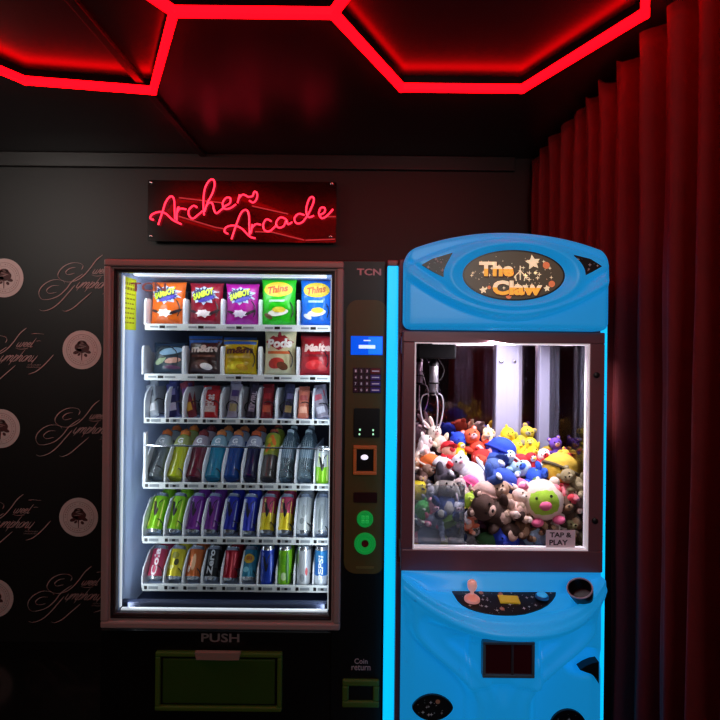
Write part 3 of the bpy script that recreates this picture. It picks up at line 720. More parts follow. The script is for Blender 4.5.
# bars on the third tray
def bar_art(t, tc, c2_, c3_):
    def art(S):
        L = [('colour_band', put_rect(MB(), lift(S, 1), -.34, .34, .18, .40), P(c2_)), ('colour_band', put_rect(MB(), lift(S, 1), -.34, .34, .62, .80), P(c3_))]
        if t:
            vs, fs, _ = text_data(t, .04, 0); S2 = lift(S, 3)
            L.append(('brand_lettering', MB().add([S2(-b * .5, .5 + a * .6) for a, b in vs], fs), P(tc)))
        return L
    return art
BARS = [(154.5, .036, .145, '#9aa3aa', '', '#fff', '#d8dce0', '#5a6672', 'silver grey chocolate bar standing on the third tray, leftmost', .30), (174, .046, .150, '#26285c', '', '#fff', '#c9c4dc', '#8a86b8', 'navy and white chocolate bar standing on the third tray', .22), (193, .034, .165, '#7a2430', '', '#fff', '#e0b040', '#5a2a6a', 'maroon and gold chocolate bar leaning on the third tray', .42),
        (209, .068, .120, '#c01a20', 'KitKat', '#f2e6e0', '#e4d6d0', '#d4301e', 'wide red chocolate bar on the third tray', 0), (232, .044, .145, '#a9a2b4', '', '#fff', '#b9aa78', '#5a4688', 'lilac and cream chocolate bar standing on the third tray', -.06), (250, .038, .140, '#33283a', 'TWIRL', '#c9bccc', '#8f86a0', '#4a3c58', 'dark purple chocolate bar on the third tray', -.12),
        (266.5, .046, .130, '#8e1820', '', '#fff', '#d85a3a', '#b81e2a', 'crimson chocolate bar on the third tray between two dividers', 0), (287, .040, .130, '#353656', '', '#fff', '#c9ae6a', '#6b6a9a', 'dark blue chocolate bar with tan label on the third tray', -.10), (303, .044, .120, '#c06a52', '', '#fff', '#e0a48a', '#9a3a3a', 'salmon pink chocolate bar on the third tray', 0), (323.5, .050, .130, '#8c8694', '', '#fff', '#bdbcc8', '#b04a5c', 'grey and pink chocolate bar on the third tray, rightmost', .30)]
for i, (px, w_, h_, cl, t, tc, c2_, c3_, lb, ry) in enumerate(BARS):
    bag('chocolate_bar', lb, 'chocolate bar', 'chocolate bars on the third tray', w_, h_, .020, cl, bar_art(t, tc, c2_, c3_), bx(px, 2, 1.985), (-.35, -ry, 0), 70 + i)
    bag('chocolate_bar', lb.split(' standing')[0].split(' leaning')[0].split(' on the')[0] + ', second in its line on the third tray', 'chocolate bar', 'chocolate bars on the third tray', w_, h_ + .01, .020, cl, bar_art('', tc, c2_, c3_), bx(px, 2, 2.05), (-.30, -ry * .5, 0), 90 + i)

# bottles on the fourth tray
m_clear = mat('clear_bottle_plastic', '#a9bcc4', 0.12, coat=0.4)
def cyl_S(rad):
    return lambda u, v: (rad * math.sin(u), -rad * math.cos(u), v)
def bottle(label, loc, lean, liq, label_c, cap_c, kind, group, front=True):
    rt = thing('drink_bottle', label, 'bottle', loc, (lean, 0, 0), group)
    if kind == 'sport':
        prof = [(.030, 0), (.035, .005), (.0355, .05), (.033, .075), (.0355, .10), (.036, .13), (.0365, .145), (.035, .16), (.033, .175), (.026, .19), (.019, .198), (.017, .202)]
        lb0, lb1, rad = .140, .185, None; top = .2
    elif kind == 'water':
        prof = [(.028, 0), (.032, .004), (.033, .03), (.0315, .035), (.033, .04), (.0315, .06), (.033, .065), (.033, .14), (.0325, .16), (.027, .185), (.017, .205), (.0135, .212), (.0135, .218)]; top = .216
    else:
        prof = [(.028, 0), (.032, .004), (.0325, .10), (.0335, .11), (.0335, .19), (.027, .205), (.018, .215), (.016, .219)]; top = .217
    MB().lathe(prof, 22).build('bottle_body', P(liq, 0.08, trans=0.7) if kind == 'water' or liq == '#8f9ba0' else P(liq, 0.15, coat=0.3), rt, smooth=True)
    if kind == 'sport':
        MB().lathe([(.0368, .136), (.0372, .145), (.0358, .16), (.0338, .174), (.0275, .189)], 22, cap=False).build('label_sleeve', P(label_c, .35), rt, smooth=True)
        MB().lathe([(.020, top - .004), (.0215, top + .004), (.0215, top + .016), (.015, top + .020), (.009, top + .030), (.004, top + .031)], 18).build('cap', P(cap_c, .4), rt, smooth=True)
        if front:
            q = MB(); put_text(q, 'G', cyl_S(.0375), 0, .158, .62, .024, .04); q.build('letter_mark', P('#f2f2f2'), rt, fix=False)
            q = MB(); put_rect(q, cyl_S(.0371), -.8, .8, .1385, .143); q.build('label_stripe', P('#e6e6e6'), rt, fix=False)
    elif kind == 'water':
        MB().lathe([(.0155, top), (.0155, top + .013), (.013, top + .015)], 18).build('cap', P(cap_c, .4), rt, smooth=True)
        MB().lathe([(.0334, .085), (.0336, .088), (.0336, .135), (.0334, .138)], 22, cap=False).build('label_sleeve', P(label_c, .3), rt, smooth=True)
        if front:
            q = MB()
            for k in range(5): put_ell(q, cyl_S(.0342), -.5 + .26 * k, .112 + .014 * math.sin(k * 2), .13, .008, 10, 1, .5)
            q.build('label_print', P('#d5e2e8'), rt, fix=False)
    else:
        MB().lathe([(.0330, .10), (.0342, .108), (.0342, .192), (.0278, .205)], 22, cap=False).build('label_sleeve', P(label_c, .35), rt, smooth=True)
        MB().lathe([(.0185, top), (.0185, top + .012), (.016, top + .014)], 18).build('cap', P(cap_c, .4), rt, smooth=True)
        if front:
            q = MB()
            for u, v, a in ((-.3, .13, .4), (.35, .16, -.3), (0, .175, .1)): put_ell(q, cyl_S(.0348), u, v, .3, .016, 34, 1, a * .1)
            q.build('fruit_picture', P('#e0701c'), rt, fix=False)
            q = MB(); put_ell(q, cyl_S(.0352), -.25, .165, .3, .014, 32, 1); put_ell(q, cyl_S(.0352), .3, .13, .28, .014, 32, 1); q.build('label_print', P('#c9b52a'), rt, fix=False)
    return rt
BOT = [(154, '#8f9ba0', '#a6aeb0', '#d06a2c', 'sport', 'clear grey sports drink bottle with orange cap on the fourth tray'), (173.5, '#aab41c', '#9fa860', '#d0722c', 'sport', 'yellow green sports drink bottle with orange cap on the fourth tray'), (193, '#6a1a2c', '#a99aa2', '#7a2a2a', 'sport', 'dark red sports drink bottle on the fourth tray'),
       (212, '#1c8cae', '#8fb4c0', '#d07a3c', 'sport', 'light blue sports drink bottle with orange cap on the fourth tray'), (230, '#1b4c9a', '#9aa6b8', '#c9753f', 'sport', 'royal blue sports drink bottle with orange cap on the fourth tray'), (249, '#1c1c48', '#a6a8b8', '#c0552c', 'sport', 'dark navy sports drink bottle with orange cap on the fourth tray'),
       (267.5, '#4a4644', '#8c9a2c', '#9a4632', 'tea', 'dark drink bottle with orange and green label on the fourth tray'), (285, '#7f9aa6', '#68808e', '#b4c6ce', 'water', 'clear water bottle beside the dark labelled bottle on the fourth tray'), (304.5, '#86a2ae', '#6f8896', '#b4c6ce', 'water', 'clear water bottle beside the short green can on the fourth tray')]
LB = math.radians(-39)
for i, (px, lq, lc, cc, kd, lb) in enumerate(BOT):
    x, y, z = bx(px, 3, 1.988)
    bottle(lb, (x, y, z + .034 * math.sin(-LB) + .001), LB, lq, lc, cc, kd, 'drink bottles on the fourth tray')
    bottle(lb.split(' on the')[0].split(' beside')[0] + (', second in line, left water column' if i == 7 else ', second in line, right water column' if i == 8 else ', second in line behind the front bottle'), (x, y + .106, z + .034 * math.sin(-LB) + .001), LB, lq, lc, cc, kd, 'drink bottles on the fourth tray', False)

# cans
m_tin = mat('bare_aluminium', '#c9cdd0', 0.25, metal=0.9)
def can(label, loc, lean, col, h, rad, art, group, col2=None):
    rt = thing('drink_can', label, 'can', loc, (lean, 0, 0), group)
    MB().lathe([(rad * .60, .006), (rad * .70, .001), (rad * .74, 0), (rad * .80, .003), (rad * .985, .012)], 24).build('can_base', m_tin, rt, smooth=True)
    b = MB().lathe([(rad * .985, .012), (rad, .018), (rad, h - .020), (rad * .97, h - .014)], 24, cap=False)
    if col2:
        b = MB().lathe([(rad * .985, .012), (rad, .018), (rad, h * .50)], 24, cap=False).m(1).lathe([(rad, h * .50), (rad, h - .020), (rad * .97, h - .014)], 24, cap=False)
        b.build('can_body', [P(col, .28, metal=.3), P(col2, .28, metal=.3)], rt, smooth=True)
    else: b.build('can_body', P(col, .28, metal=.3), rt, smooth=True)
    MB().lathe([(rad * .97, h - .014), (rad * .82, h - .003), (rad * .83, h), (rad * .77, h), (rad * .74, h - .005), (.001, h - .005)], 24).build('can_lid', m_tin if art != 'same' else P(col, .3, metal=.3), rt, smooth=True)
    if callable(art):
        for part, mb, mm in art(cyl_S(rad + .0008), h): mb.build(part, mm, rt, fix=False)
    return rt
def vee(c_, stripe):
    def art(S, h):
        q = MB(); put_poly(q, [(-.58, h * .78), (-.14, h * .75), (.10, h * .52), (.0, h * .38), (-.16, h * .44)], S); put_poly(q, [(.0, h * .38), (.04, h * .54), (.24, h * .75), (.66, h * .84), (.40, h * .62), (.16, h * .44)], S)
        L = [('vee_mark', q, P(c_))]
        q = MB(); put_poly(q, [(-.95, h * .14), (-.62, h * .14), (-.30, h * .86), (-.52, h * .86)], S); put_poly(q, [(.62, h * .14), (.82, h * .14), (.86, h * .8), (.74, h * .8)], S)
        L.append(('pale_stripe', q, P(stripe, .3))); return L
    return art
def wordv(t, c_, band=None, size=.62, wdt=.032):
    def art(S, h):
        L = []
        if band: L.append(('colour_band', put_rect(MB(), lift(S, -.4), -1.2, 1.2, h * .30, h * .62, 10, 2), P(band, .3)))
        if t:
            vs, fs, _ = text_data(t, .03, .1); rad = .001
            L.append(('brand_lettering', MB().add([lift(S, .6)(-b * wdt / .03, h * .5 + a * h * size) for a, b in vs], fs), P(c_)))
        return L
    return art
def blocks(cs):
    def art(S, h):
        return [('colour_patch', put_ell(MB(), S, u, h * v, ru, h * rv, 16, 3), P(c_, .3)) for (u, v, ru, rv, c_) in cs]
    return art
EN = 'tall cans on the fifth tray'
LC = math.radians(-33)
R4 = [(153.5, '#84c41a', vee('#3c2a22', '#e6ee70'), 'lime green tall can at the left end of the fifth tray', LC, None), (172.5, '#8ac81e', vee('#1a1a1a', '#e4ee60'), 'lime green tall can with black mark, second on the fifth tray', LC, None), (192, '#7a2f96', vee('#2a1430', '#cfa8dc'), 'purple tall can beside the lime green cans on the fifth tray', LC, None), (209, '#7c3a9c', vee('#20102a', '#d4b0e0'), 'purple tall can beside the blue cans on the fifth tray', LC, None),
      (228.5, '#2530a8', vee('#10122c', '#b8c8e8'), 'blue tall can beside the purple cans on the fifth tray', LC, None), (247, '#2a38b4', vee('#10122c', '#aebdf0'), 'blue tall can beside the pink and yellow cans on the fifth tray', LC + .08, None), (266, '#d8c41c', vee('#1c1014', '#f2e27a'), 'pink and yellow tall can beside the blue can on the fifth tray', LC, '#b83a58'), (284, '#dcc61e', vee('#1c1014', '#f2e27a'), 'pink and yellow tall can beside the white cans on the fifth tray', LC, '#b83a58'),
      (303, '#b9bfbe', blocks([(0, .55, .35, .16, '#9aa2a2'), (-.2, .3, .3, .08, '#7f8888'), (.4, .7, .1, .25, '#8a9292')]), 'white and silver tall can, left of the two on the fifth tray', LC, None), (321, '#b4bab9', blocks([(0, .55, .3, .2, '#9aa2a2'), (-.3, .35, .12, .25, '#7f8888'), (.4, .6, .1, .3, '#8a9292')]), 'white and silver tall can at the right end of the fifth tray', LC, None)]
for i, (px, cl, art, lb, ln, c2_) in enumerate(R4):
    x, y, z = bx(px, 4, 1.984)
    can(lb, (x, y, z + .031 * math.sin(-ln) + .001), ln, cl, .160, .0305, art, EN, c2_)
    can(lb.split(' tall can')[0] + ' tall can, second in line, ' + ['first', 'second', 'third', 'fourth', 'fifth', 'sixth', 'seventh', 'eighth', 'ninth', 'tenth'][i] + ' column of the fifth tray', (x, y + .085, z + .031 * math.sin(-ln) + .001), ln, cl, .160, .0305, 'same', EN, c2_)
SM = 'cans on the bottom tray'
UP = -.06
R5 = [(154.5, '#b03a58', wordv('Cola', '#f0e4e6', None, .8, .022), 'pinkish red can with white script at the left end of the bottom tray', LC, .130, None), (173, '#cfc22a', blocks([(0, .7, .5, .10, '#8a861c'), (.3, .5, .3, .1, '#3a3a1a'), (-.3, .35, .4, .06, '#f0ea8a')]), 'yellow can on the bottom tray', LC, .130, None), (192, '#c0622a', blocks([(.1, .5, .25, .25, '#e4b48a'), (-.4, .3, .2, .1, '#f0d8c0')]), 'orange can on the bottom tray', LC, .130, None),
      (210, '#1b2026', wordv('Zero', '#c9d0d4', None, .75, .022), 'black can with pale script on the bottom tray', LC, .130, None), (229, '#9c1428', blocks([(-.25, .5, .10, .34, '#c8485a')]), 'plain dark red can on the bottom tray', LC + .1, .130, None), (247.5, '#2a7f9c', blocks([(.05, .62, .7, .14, '#d8b030'), (.05, .63, .4, .08, '#b05a20'), (-.2, .3, .4, .08, '#7cc0d0')]), 'teal can with yellow badge on the bottom tray', LC, .130, None),
      (267, '#1c3aa0', vee('#0c1026', '#7088e0'), 'slim upright blue can on the bottom tray', UP, .162, None), (284.5, '#78c024', blocks([(.5, .5, .25, .4, '#2c6a1c'), (0, .28, .4, .1, '#c0dca0'), (.05, .68, .35, .12, '#5aa01c')]), 'slim upright green can on the bottom tray', UP, .162, None), (303.5, '#b4b8bc', blocks([(.5, .4, .2, .1, '#c04a50'), (-.1, .25, .3, .1, '#7f858a')]), 'slim upright silver can on the bottom tray', UP, .162, None), (321, '#c9d0d6', wordv('PEPSI', '#e4ecf4', '#1c64b0', .62, .020), 'slim upright blue and silver can at the right end of the bottom tray', UP, .162, '#2a7cb8')]
for i, (px, cl, art, lb, ln, h_, c2_) in enumerate(R5):
    x, y, z = bx(px, 5, 1.982); rd = .0315 if h_ < .14 else .0285
    can(lb, (x, y, z + rd * math.sin(-ln) + .001), ln, cl, h_, rd, art, SM, c2_)
    can(lb.split(' at the')[0].split(' on the')[0] + ', second in its line on the bottom tray', (x, y + .088, z + rd * math.sin(-ln) + .001), ln, cl, h_, rd, 'same', SM, c2_)
x, y, z = bx(322.5, 3, 1.992)
can('short green and silver can standing alone at the right end of the fourth tray', (x, y, z + .002), UP, '#84cc20', .158, .0285, vee('#15180f', '#d8f090'), 'drink cans beside the bottles', '#c4cccc')
# ------------------------------------------------------------------ claw machine
m_blue = mat('blue_moulded_plastic', '#2aa8ec', 0.40, emit='#0c98e4', es=0.48, coat=0.1)  # emission stands in for LEDs behind the plastic and for front light
m_maroon = mat('maroon_metal', '#6e363c', 0.4, metal=0.3, var=0.05, vscale=8)
m_door = mat('dark_brown_door', '#7d565e', 0.38, metal=0.3, var=0.05, vscale=8)
m_cyan = mat('cyan_led', '#20c8ff', 0.4, emit=(0.0, 0.50, 1.0), es=1.1)
m_wtrim = mat('white_edge_trim', '#f2eef4', 0.4, emit=(1.0, 0.92, 1.0), es=0.25)  # emission puts the play-field light into plain white edging
m_post = mat('white_post', '#a6a8c2', 0.35)
m_star = mat('star_panel_black', '#0a0c12', 0.35)
m_starw = mat('printed_star', '#c9d8dc', 0.5)
m_staro = mat('printed_planet', '#c08a6a', 0.5)
m_mirror = mat('smoked_mirror', '#ac98a2', 0.03, metal=1.0)
m_cglass = pane_mat('cabinet_glass', (0.985, 0.98, 0.99), 0.045)
m_acr = pane_mat('clear_acrylic', (0.90, 0.93, 0.96), 0.09, haze=0.13, hazecol=(0.62, 0.70, 0.80))
CXC = 0.490
cm = thing('claw_machine', 'bright blue claw crane machine full of soft toys with glowing cyan edges', 'claw machine', (CXC, 1.98, FZ), world=True)
CL, CR_, CB0, CB1 = 0.124, 0.856, 1.735, 2.27
q = MB()
q.box(CL, CR_, CB0, CB1, FZ + 0.04, 0.80, 0.004)
q.build('cabinet', m_maroon, cm)
MB().box(CL, CR_, CB0, CB1, 1.625, 1.895, 0.004).build('top_box', m_maroon, cm)
for x in (CL + .05, CR_ - .05):
    for y in (CB0 + .05, CB1 - .05): MB().lathe([(.025, 0), (.025, .02), (.012, .024), (.012, .042)], 12, Matrix.Translation((x, y, FZ))).build('foot', m_dark, cm, smooth=True)
for x0, x1, y0, y1 in ((CL, CL + .035, CB0, CB0 + .03), (CR_ - .035, CR_, CB0, CB0 + .03)): MB().box(x0, x1, y0, y1, .80, 1.625).build('corner_post', m_maroon, cm)
# back wall of the play field: smoked mirrors between white posts
YB = 2.21
def XB(px, y=400): return W(px, y, YB).x
MB().box(XB(494), XB(517), YB - .03, YB + .02, .80, 1.625, .004).build('rear_post', m_post, cm)
MB().box(XB(517.3), XB(521), YB - .012, YB + .02, .80, 1.625, .002).build('post_trim', mat('grey_post_trim', '#8d8a9c', .35), cm)
MB().box(XB(537), CR_ - .004, YB - .03, YB + .05, .80, 1.625, .004).build('rear_post', m_post, cm)
MB().box(CL, CL + .03, YB - .01, YB + .05, .80, 1.625, .004).build('rear_post', m_post, cm)
MB().box(CL + .03, XB(494), YB + .0, YB + .006, .80, 1.625).build('mirror_panel', m_mirror, cm)
MB().box(XB(521), XB(537), YB + .0, YB + .006, .80, 1.625).build('mirror_panel', m_mirror, cm)
for px in (501, 514):
    p = W(px, 361.5, YB - .03); MB().lathe([(.010, 0), (.010, .006), (.006, .012), (.001, .013)], 14, Matrix.Translation(p) @ Matrix.Rotation(PI / 2, 4, 'X')).build('post_bolt', m_chrome, cm, smooth=True)
for x in (CL + .006, CR_ - .011):
    MB().box(x, x + .005, CB0 + .03, YB - .03, .80, 1.625).build('side_glass', m_cglass, cm)
MB().box(CL + .02, CR_ - .02, CB0 + .03, YB, .80, .812).build('prize_bed', mat('grey_prize_bed', '#3a3640', .7), cm)
# door
DX0, DX1, DZ0, DZ1 = 0.138, 0.853, 0.786, 1.636
OX0, OX1, OZ0, OZ1 = 0.180, 0.801, 0.862, 1.596
q = MB(); y0, y1 = 1.698, 1.734
q.box(DX0, DX1, y0, y1, OZ1, DZ1, .003); q.box(DX0, DX1, y0, y1, DZ0, OZ0, .003)
q.box(DX0, OX0, y0, y1, OZ0, OZ1, .003); q.box(OX1, DX1, y0, y1, OZ0, OZ1, .003)
dr = q.build('door_frame', m_door, cm)
MB().frame(OX0, OX1, OZ0, OZ1, .005, 1.700, 1.73).build('glass_trim', m_wtrim, dr)
MB().box(OX0 + .004, OX1 - .004, 1.712, 1.717, OZ0 + .004, OZ1 - .004).build('glass_pane', m_cglass, dr)
for px, py in ((596, 375), (594.5, 520.5)):
    p = W(px, py, 1.698); MB().lathe([(.010, 0), (.010, .008), (.006, .010), (.001, .010)], 16, Matrix.Translation(p) @ Matrix.Rotation(PI / 2, 4, 'X')).build('door_lock', m_dark, dr, smooth=True)
for py in (345, 548):
    p = W(405, py, 1.698); MB().tube([(DX0 - .003, 1.70, p.z - .03), (DX0 - .003, 1.70, p.z + .03)], .004, 8).build('hinge', mat('steel_hinge', '#9a9498', .3, metal=.8), dr, smooth=True)
a, b = W(546, 530, 1.711), W(575, 547.5, 1.711)
tp = MB().box(a.x, b.x, 1.7105, 1.7118, b.z, a.z).build('tap_sticker', mat('pale_lilac_sticker', '#f0e4ee', .5), dr)
q = MB(); SS = SY(1.7101); zc = (a.z + b.z) / 2
put_text(q, 'TAP &', SS, a.x + .052, zc + .014, .078, .018, .03); put_text(q, 'PLAY', SS, a.x + .045, zc - .013, .066, .019, .03)
q.build('tap_lettering', mat('dark_purple_print', '#2b1c30', .5), tp, fix=False)
# cyan corner strips
for x0 in (0.084, 0.8565):
    st = MB().box(x0, x0 + .0395, 1.766, 1.79, FZ + .03, 1.876, .003).build('edge_light', m_cyan, cm)
    MB().box(x0, x0 + .0395, 1.764, 1.80, 1.876, 1.897, .003).build('light_cap', mat('grey_red_cap', '#8a4a50', .4), st)
    MB().box(x0 + .001, x0 + .0385, 1.79, 1.83, FZ + .03, 1.876).build('light_channel', m_maroon, st)
# play-field light
MB().box(OX0 + .07, OX1 - .0, 1.742, 1.752, 1.590, 1.597).build('top_light', mat('white_tube_light', '#ffffff', .4, emit=(1, .93, 1), es=2.2), cm)
area('claw_tube', (.58, 1.82, 1.598), (.48, 1.90, 1.0), .38, 10.0, (1.0, .90, 1.0), .05)

# gantry and claw
YC = 1.95
a, b = W(416.5, 344, YC), W(453, 358.5, YC)
gt = MB().box(a.x, b.x, YC - .07, YC + .07, b.z, a.z + .015, .006).build('gantry_carriage', mat('black_carriage', '#070608', .6, spec=.2), cm)
for x in (a.x + .02, b.x - .02): MB().lathe([(.012, 0), (.012, .016)], 14, Matrix.Translation((x, YC - .07, a.z + .008)) @ Matrix.Rotation(PI / 2, 4, 'Y')).build('carriage_wheel', m_dark, gt, smooth=True)
for y in (YC - .05, YC + .05): MB().box(CL + .01, CR_ - .01, y - .006, y + .006, a.z + .012, a.z + .022).build('gantry_rail', m_chrome, cm)
h = W(434, 365, YC); hb = W(434, 392.5, YC)
MB().lathe([(.010, b.z - .002), (.016, h.z + .012), (.020, h.z + .006), (.020, h.z - .004)], 16, Matrix.Translation((h.x, YC, 0))).build('claw_head', m_dark, cm, smooth=True)
clw = MB().lathe([(.017, hb.z), (.018, hb.z + .01), (.018, h.z - .005), (.016, h.z)], 20, Matrix.Translation((h.x, YC, 0))).build('claw_motor', mat('brushed_steel', '#c9c6cc', .3, metal=.9), cm, smooth=True)
MB().lathe([(.022, hb.z + .036), (.022, hb.z + .042)], 20, Matrix.Translation((h.x, YC, 0))).build('motor_band', m_dark, clw, smooth=True)
MB().lathe([(.008, hb.z - .012), (.020, hb.z - .006), (.021, hb.z), (.012, hb.z + .004)], 20, Matrix.Translation((h.x, YC, 0))).build('claw_hub', m_dark, clw, smooth=True)
for an in (-PI / 2 + .15, PI / 6 + .1, 5 * PI / 6 + .1):
    ca, sa = math.cos(an), math.sin(an); z = hb.z - .004
    pts = [(h.x + ca * r, YC + sa * r, z + dz) for r, dz in ((.018, 0), (.044, -.010), (.054, -.04), (.052, -.085), (.038, -.130), (.028, -.140))]
    MB().tube(catmull(pts, 5), .0028, 7).build('claw_finger', mat('white_metal_finger', '#dcd8e0', .3, metal=.4), clw, smooth=True)
    MB().tube([(h.x + ca * .019, YC + sa * .019, hb.z + .036), (h.x + ca * .034, YC + sa * .034, hb.z + .01), (h.x + ca * .040, YC + sa * .040, z - .009)], .0022, 6).build('claw_link', m_chrome, clw, smooth=True)
MB().tube(catmull([(h.x + .02, YC + .03, b.z), (h.x + .05, YC + .05, b.z - .05), (h.x + .03, YC + .03, b.z - .09), (h.x + .012, YC + .012, h.z - .05)], 6), .002, 6).build('claw_cable', m_dark, cm, smooth=True)
# clear guard of the prize chute
gx = W(464.5, 515, 1.745).x; gz = W(430, 485, 1.745).z
MB().box(OX0 - .01, gx, 1.744, 1.748, .812, gz).build('chute_guard', m_acr, cm)
MB().box(gx - .004, gx, 1.748, 1.80, .812, gz).build('chute_guard', m_acr, cm)

# moulded header
HW, HZ0 = 0.3570, 1.640; HCX = 0.4955
def px_of(x, z, Y): # front-view survey units about the marquee centre
    return (x - mq.x) * F / Y, -(z - mq.z) * F / Y
YH = 1.662
mq = W(512.3, 276, YH)
def hd_relief(x, z):
    p, q_ = px_of(x, z, YH)
    e = math.sqrt((p / 50.7) ** 2 + (q_ / 25.0) ** 2)
    D = 0.016 * math.exp(-((e - 1.24) / .14) ** 2)
    ql = 43 - 33 * min(1.3, (abs(p) / 94)) ** 1.9; qu = -36 + 22 * min(1.3, abs(p) / 94) ** 2
    inside = smoothstep(-2.2, 2.2, ql - q_) * smoothstep(-2.0, 2.0, q_ - qu)
    D += 0.020 * inside
    D += 0.008 * math.exp(-((q_ - ql + 5) / 2.6) ** 2) * smoothstep(1.25, 1.5, e)
    qm = 33 - 30 * min(1.4, abs(p) / 80) ** 1.7
    D -= 0.008 * math.exp(-((q_ - qm) / 2.6) ** 2) * smoothstep(1.3, 1.6, e)
    if e < 1.1: D = D * smoothstep(1.0, 1.1, e) + 0.014 * (1 - smoothstep(1.0, 1.1, e))
    return D
def hd(u, v):
    uu = 2 * u - 1; zt_side = 1.925
    # ease rows towards the rounded rims
    f = 1.0
    if v > .80: t = (v - .80) / .20; f = 1 - .052 / HW * (1 - math.sqrt(max(0, 1 - t * t)))
    if v < .10: t = (.10 - v) / .10; f = 1 - .030 / HW * (1 - math.sqrt(max(0, 1 - t * t)))
    x = HCX + HW * f * uu
    zt2 = 1.926 + 0.056 * (1 - abs(uu) ** 2.2)
    z = HZ0 + (zt2 - HZ0) * v
    r = .022; ed = min((1 - abs(uu)) * HW, (v) * .30, (1 - v) * .30)
    t = max(0, 1 - ed / r); back = r * (1 - math.sqrt(max(0, 1 - t * t)))
    return x, YH + back - hd_relief(x, z) * min(1, ed / r), z
nu, nv = 170, 80
q = MB(); q.grid(lambda a, b: hd(a, b), nu, nv)
ring = [i for i in range(nu + 1)] + [j * (nu + 1) + nu for j in range(1, nv + 1)] + [nv * (nu + 1) + i for i in range(nu - 1, -1, -1)] + [j * (nu + 1) for j in range(nv - 1, 0, -1)]
o0 = len(q.v); q.v += [(q.v[i][0], 1.75, q.v[i][2]) for i in ring]; n = len(ring)
for k in range(n): q.f.append((ring[(k + 1) % n], ring[k], o0 + k, o0 + (k + 1) % n)); q.mi.append(0)
q.f.append(tuple(range(o0, o0 + n))); q.mi.append(0)
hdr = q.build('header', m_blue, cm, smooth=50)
# marquee
m_mqd = mat('dark_marquee', '#3c3226', .35, emit=(.10, .075, .045), es=.45)
m_cream = mat('lit_cream_print', '#fff0c8', .4, emit=(1.0, .80, .50), es=.62)
m_gold = mat('lit_gold_print', '#ffb82a', .4, emit=(1.0, .50, .06), es=.60)
m_orb = mat('lit_orange_print', '#e0764a', .4, emit=(.8, .22, .08), es=.5)
ym = YH - .016
def mxz(px, py): p = W(px, py, ym); return p.x, p.z
e0 = [(mq.x + 50.7 * YH / F * math.cos(2 * PI * k / 64), mq.z + 25.2 * YH / F * math.sin(2 * PI * k / 64)) for k in range(64)]
mqe = MB().prism(e0, ym, YH + .01).build('marquee', mat('black_rim', '#0d0d12', .3), hdr)
e1 = [(mq.x + (x - mq.x) * .965, mq.z + (z - mq.z) * .94) for x, z in e0]
q = MB().prism(e1, ym - .0012, ym).m(1)
rr = random.Random(21)
S = SY(ym - .0022)
for k in range(80):
    a = rr.uniform(0, 2 * PI); r_ = math.sqrt(rr.random()) * .88
    x, z = mq.x + r_ * .169 * math.cos(a), mq.z + r_ * .080 * math.sin(a)
    sz = rr.choice((.002, .0025, .003, .007, .009))
    put_poly(q, star_pts(x, z, sz, sz * .25, 4), S)
for px, py, sz in ((532.5, 262.5, .027), (483, 290, .014), (546.5, 288.5, .012)):
    x, z = mxz(px, py); put_poly(q, star_pts(x, z, sz, sz * .48, 5, PI / 2 + .15), SY(ym - .003))
q.m(2)
for px, py, sz in ((546, 265.5, .012), (551.5, 284, .011), (508.5, 296, .010), (489, 287.5, .006)):
    x, z = mxz(px, py); put_ell(q, SY(ym - .0026), x, z, sz, sz, 16, 1)
q.build('marquee_print', [m_mqd, m_cream, m_orb], mqe, fix=False)
for t, px, py, w_, h_ in (('The', 496, 269.3, .118, .050), ('Claw', 517, 288, .170, .050)):
    x, z = mxz(px, py)
    q = MB(); put_text(q, t, SY(ym - .0036), x + .003, z - .003, w_ * 1.03, h_ * 1.06, .055); q.build('title_shadow', P('#5a2c10'), mqe, fix=False)
    q = MB(); put_text(q, t, SY(ym - .0046), x, z, w_, h_, .045); q.build('title_lettering', m_cream, mqe, fix=False)
    vs, fs, _ = text_data(t, .05, 0)                       # gold lower halves
    q = MB(); put_text(q, t, SY(ym - .0052), x, z, w_, h_, .045)
    bm = bmesh.new(); vv = [bm.verts.new(v) for v in q.v]
    for f in q.f:
        try: bm.faces.new([vv[i] for i in f])
        except ValueError: pass
    bmesh.ops.bisect_plane(bm, geom=bm.verts[:] + bm.edges[:] + bm.faces[:], plane_co=(0, 0, z + .001), plane_no=(0, 0, 1), clear_outer=True)
    MB().bm(bm).build('gold_lettering', m_gold, mqe, fix=False)
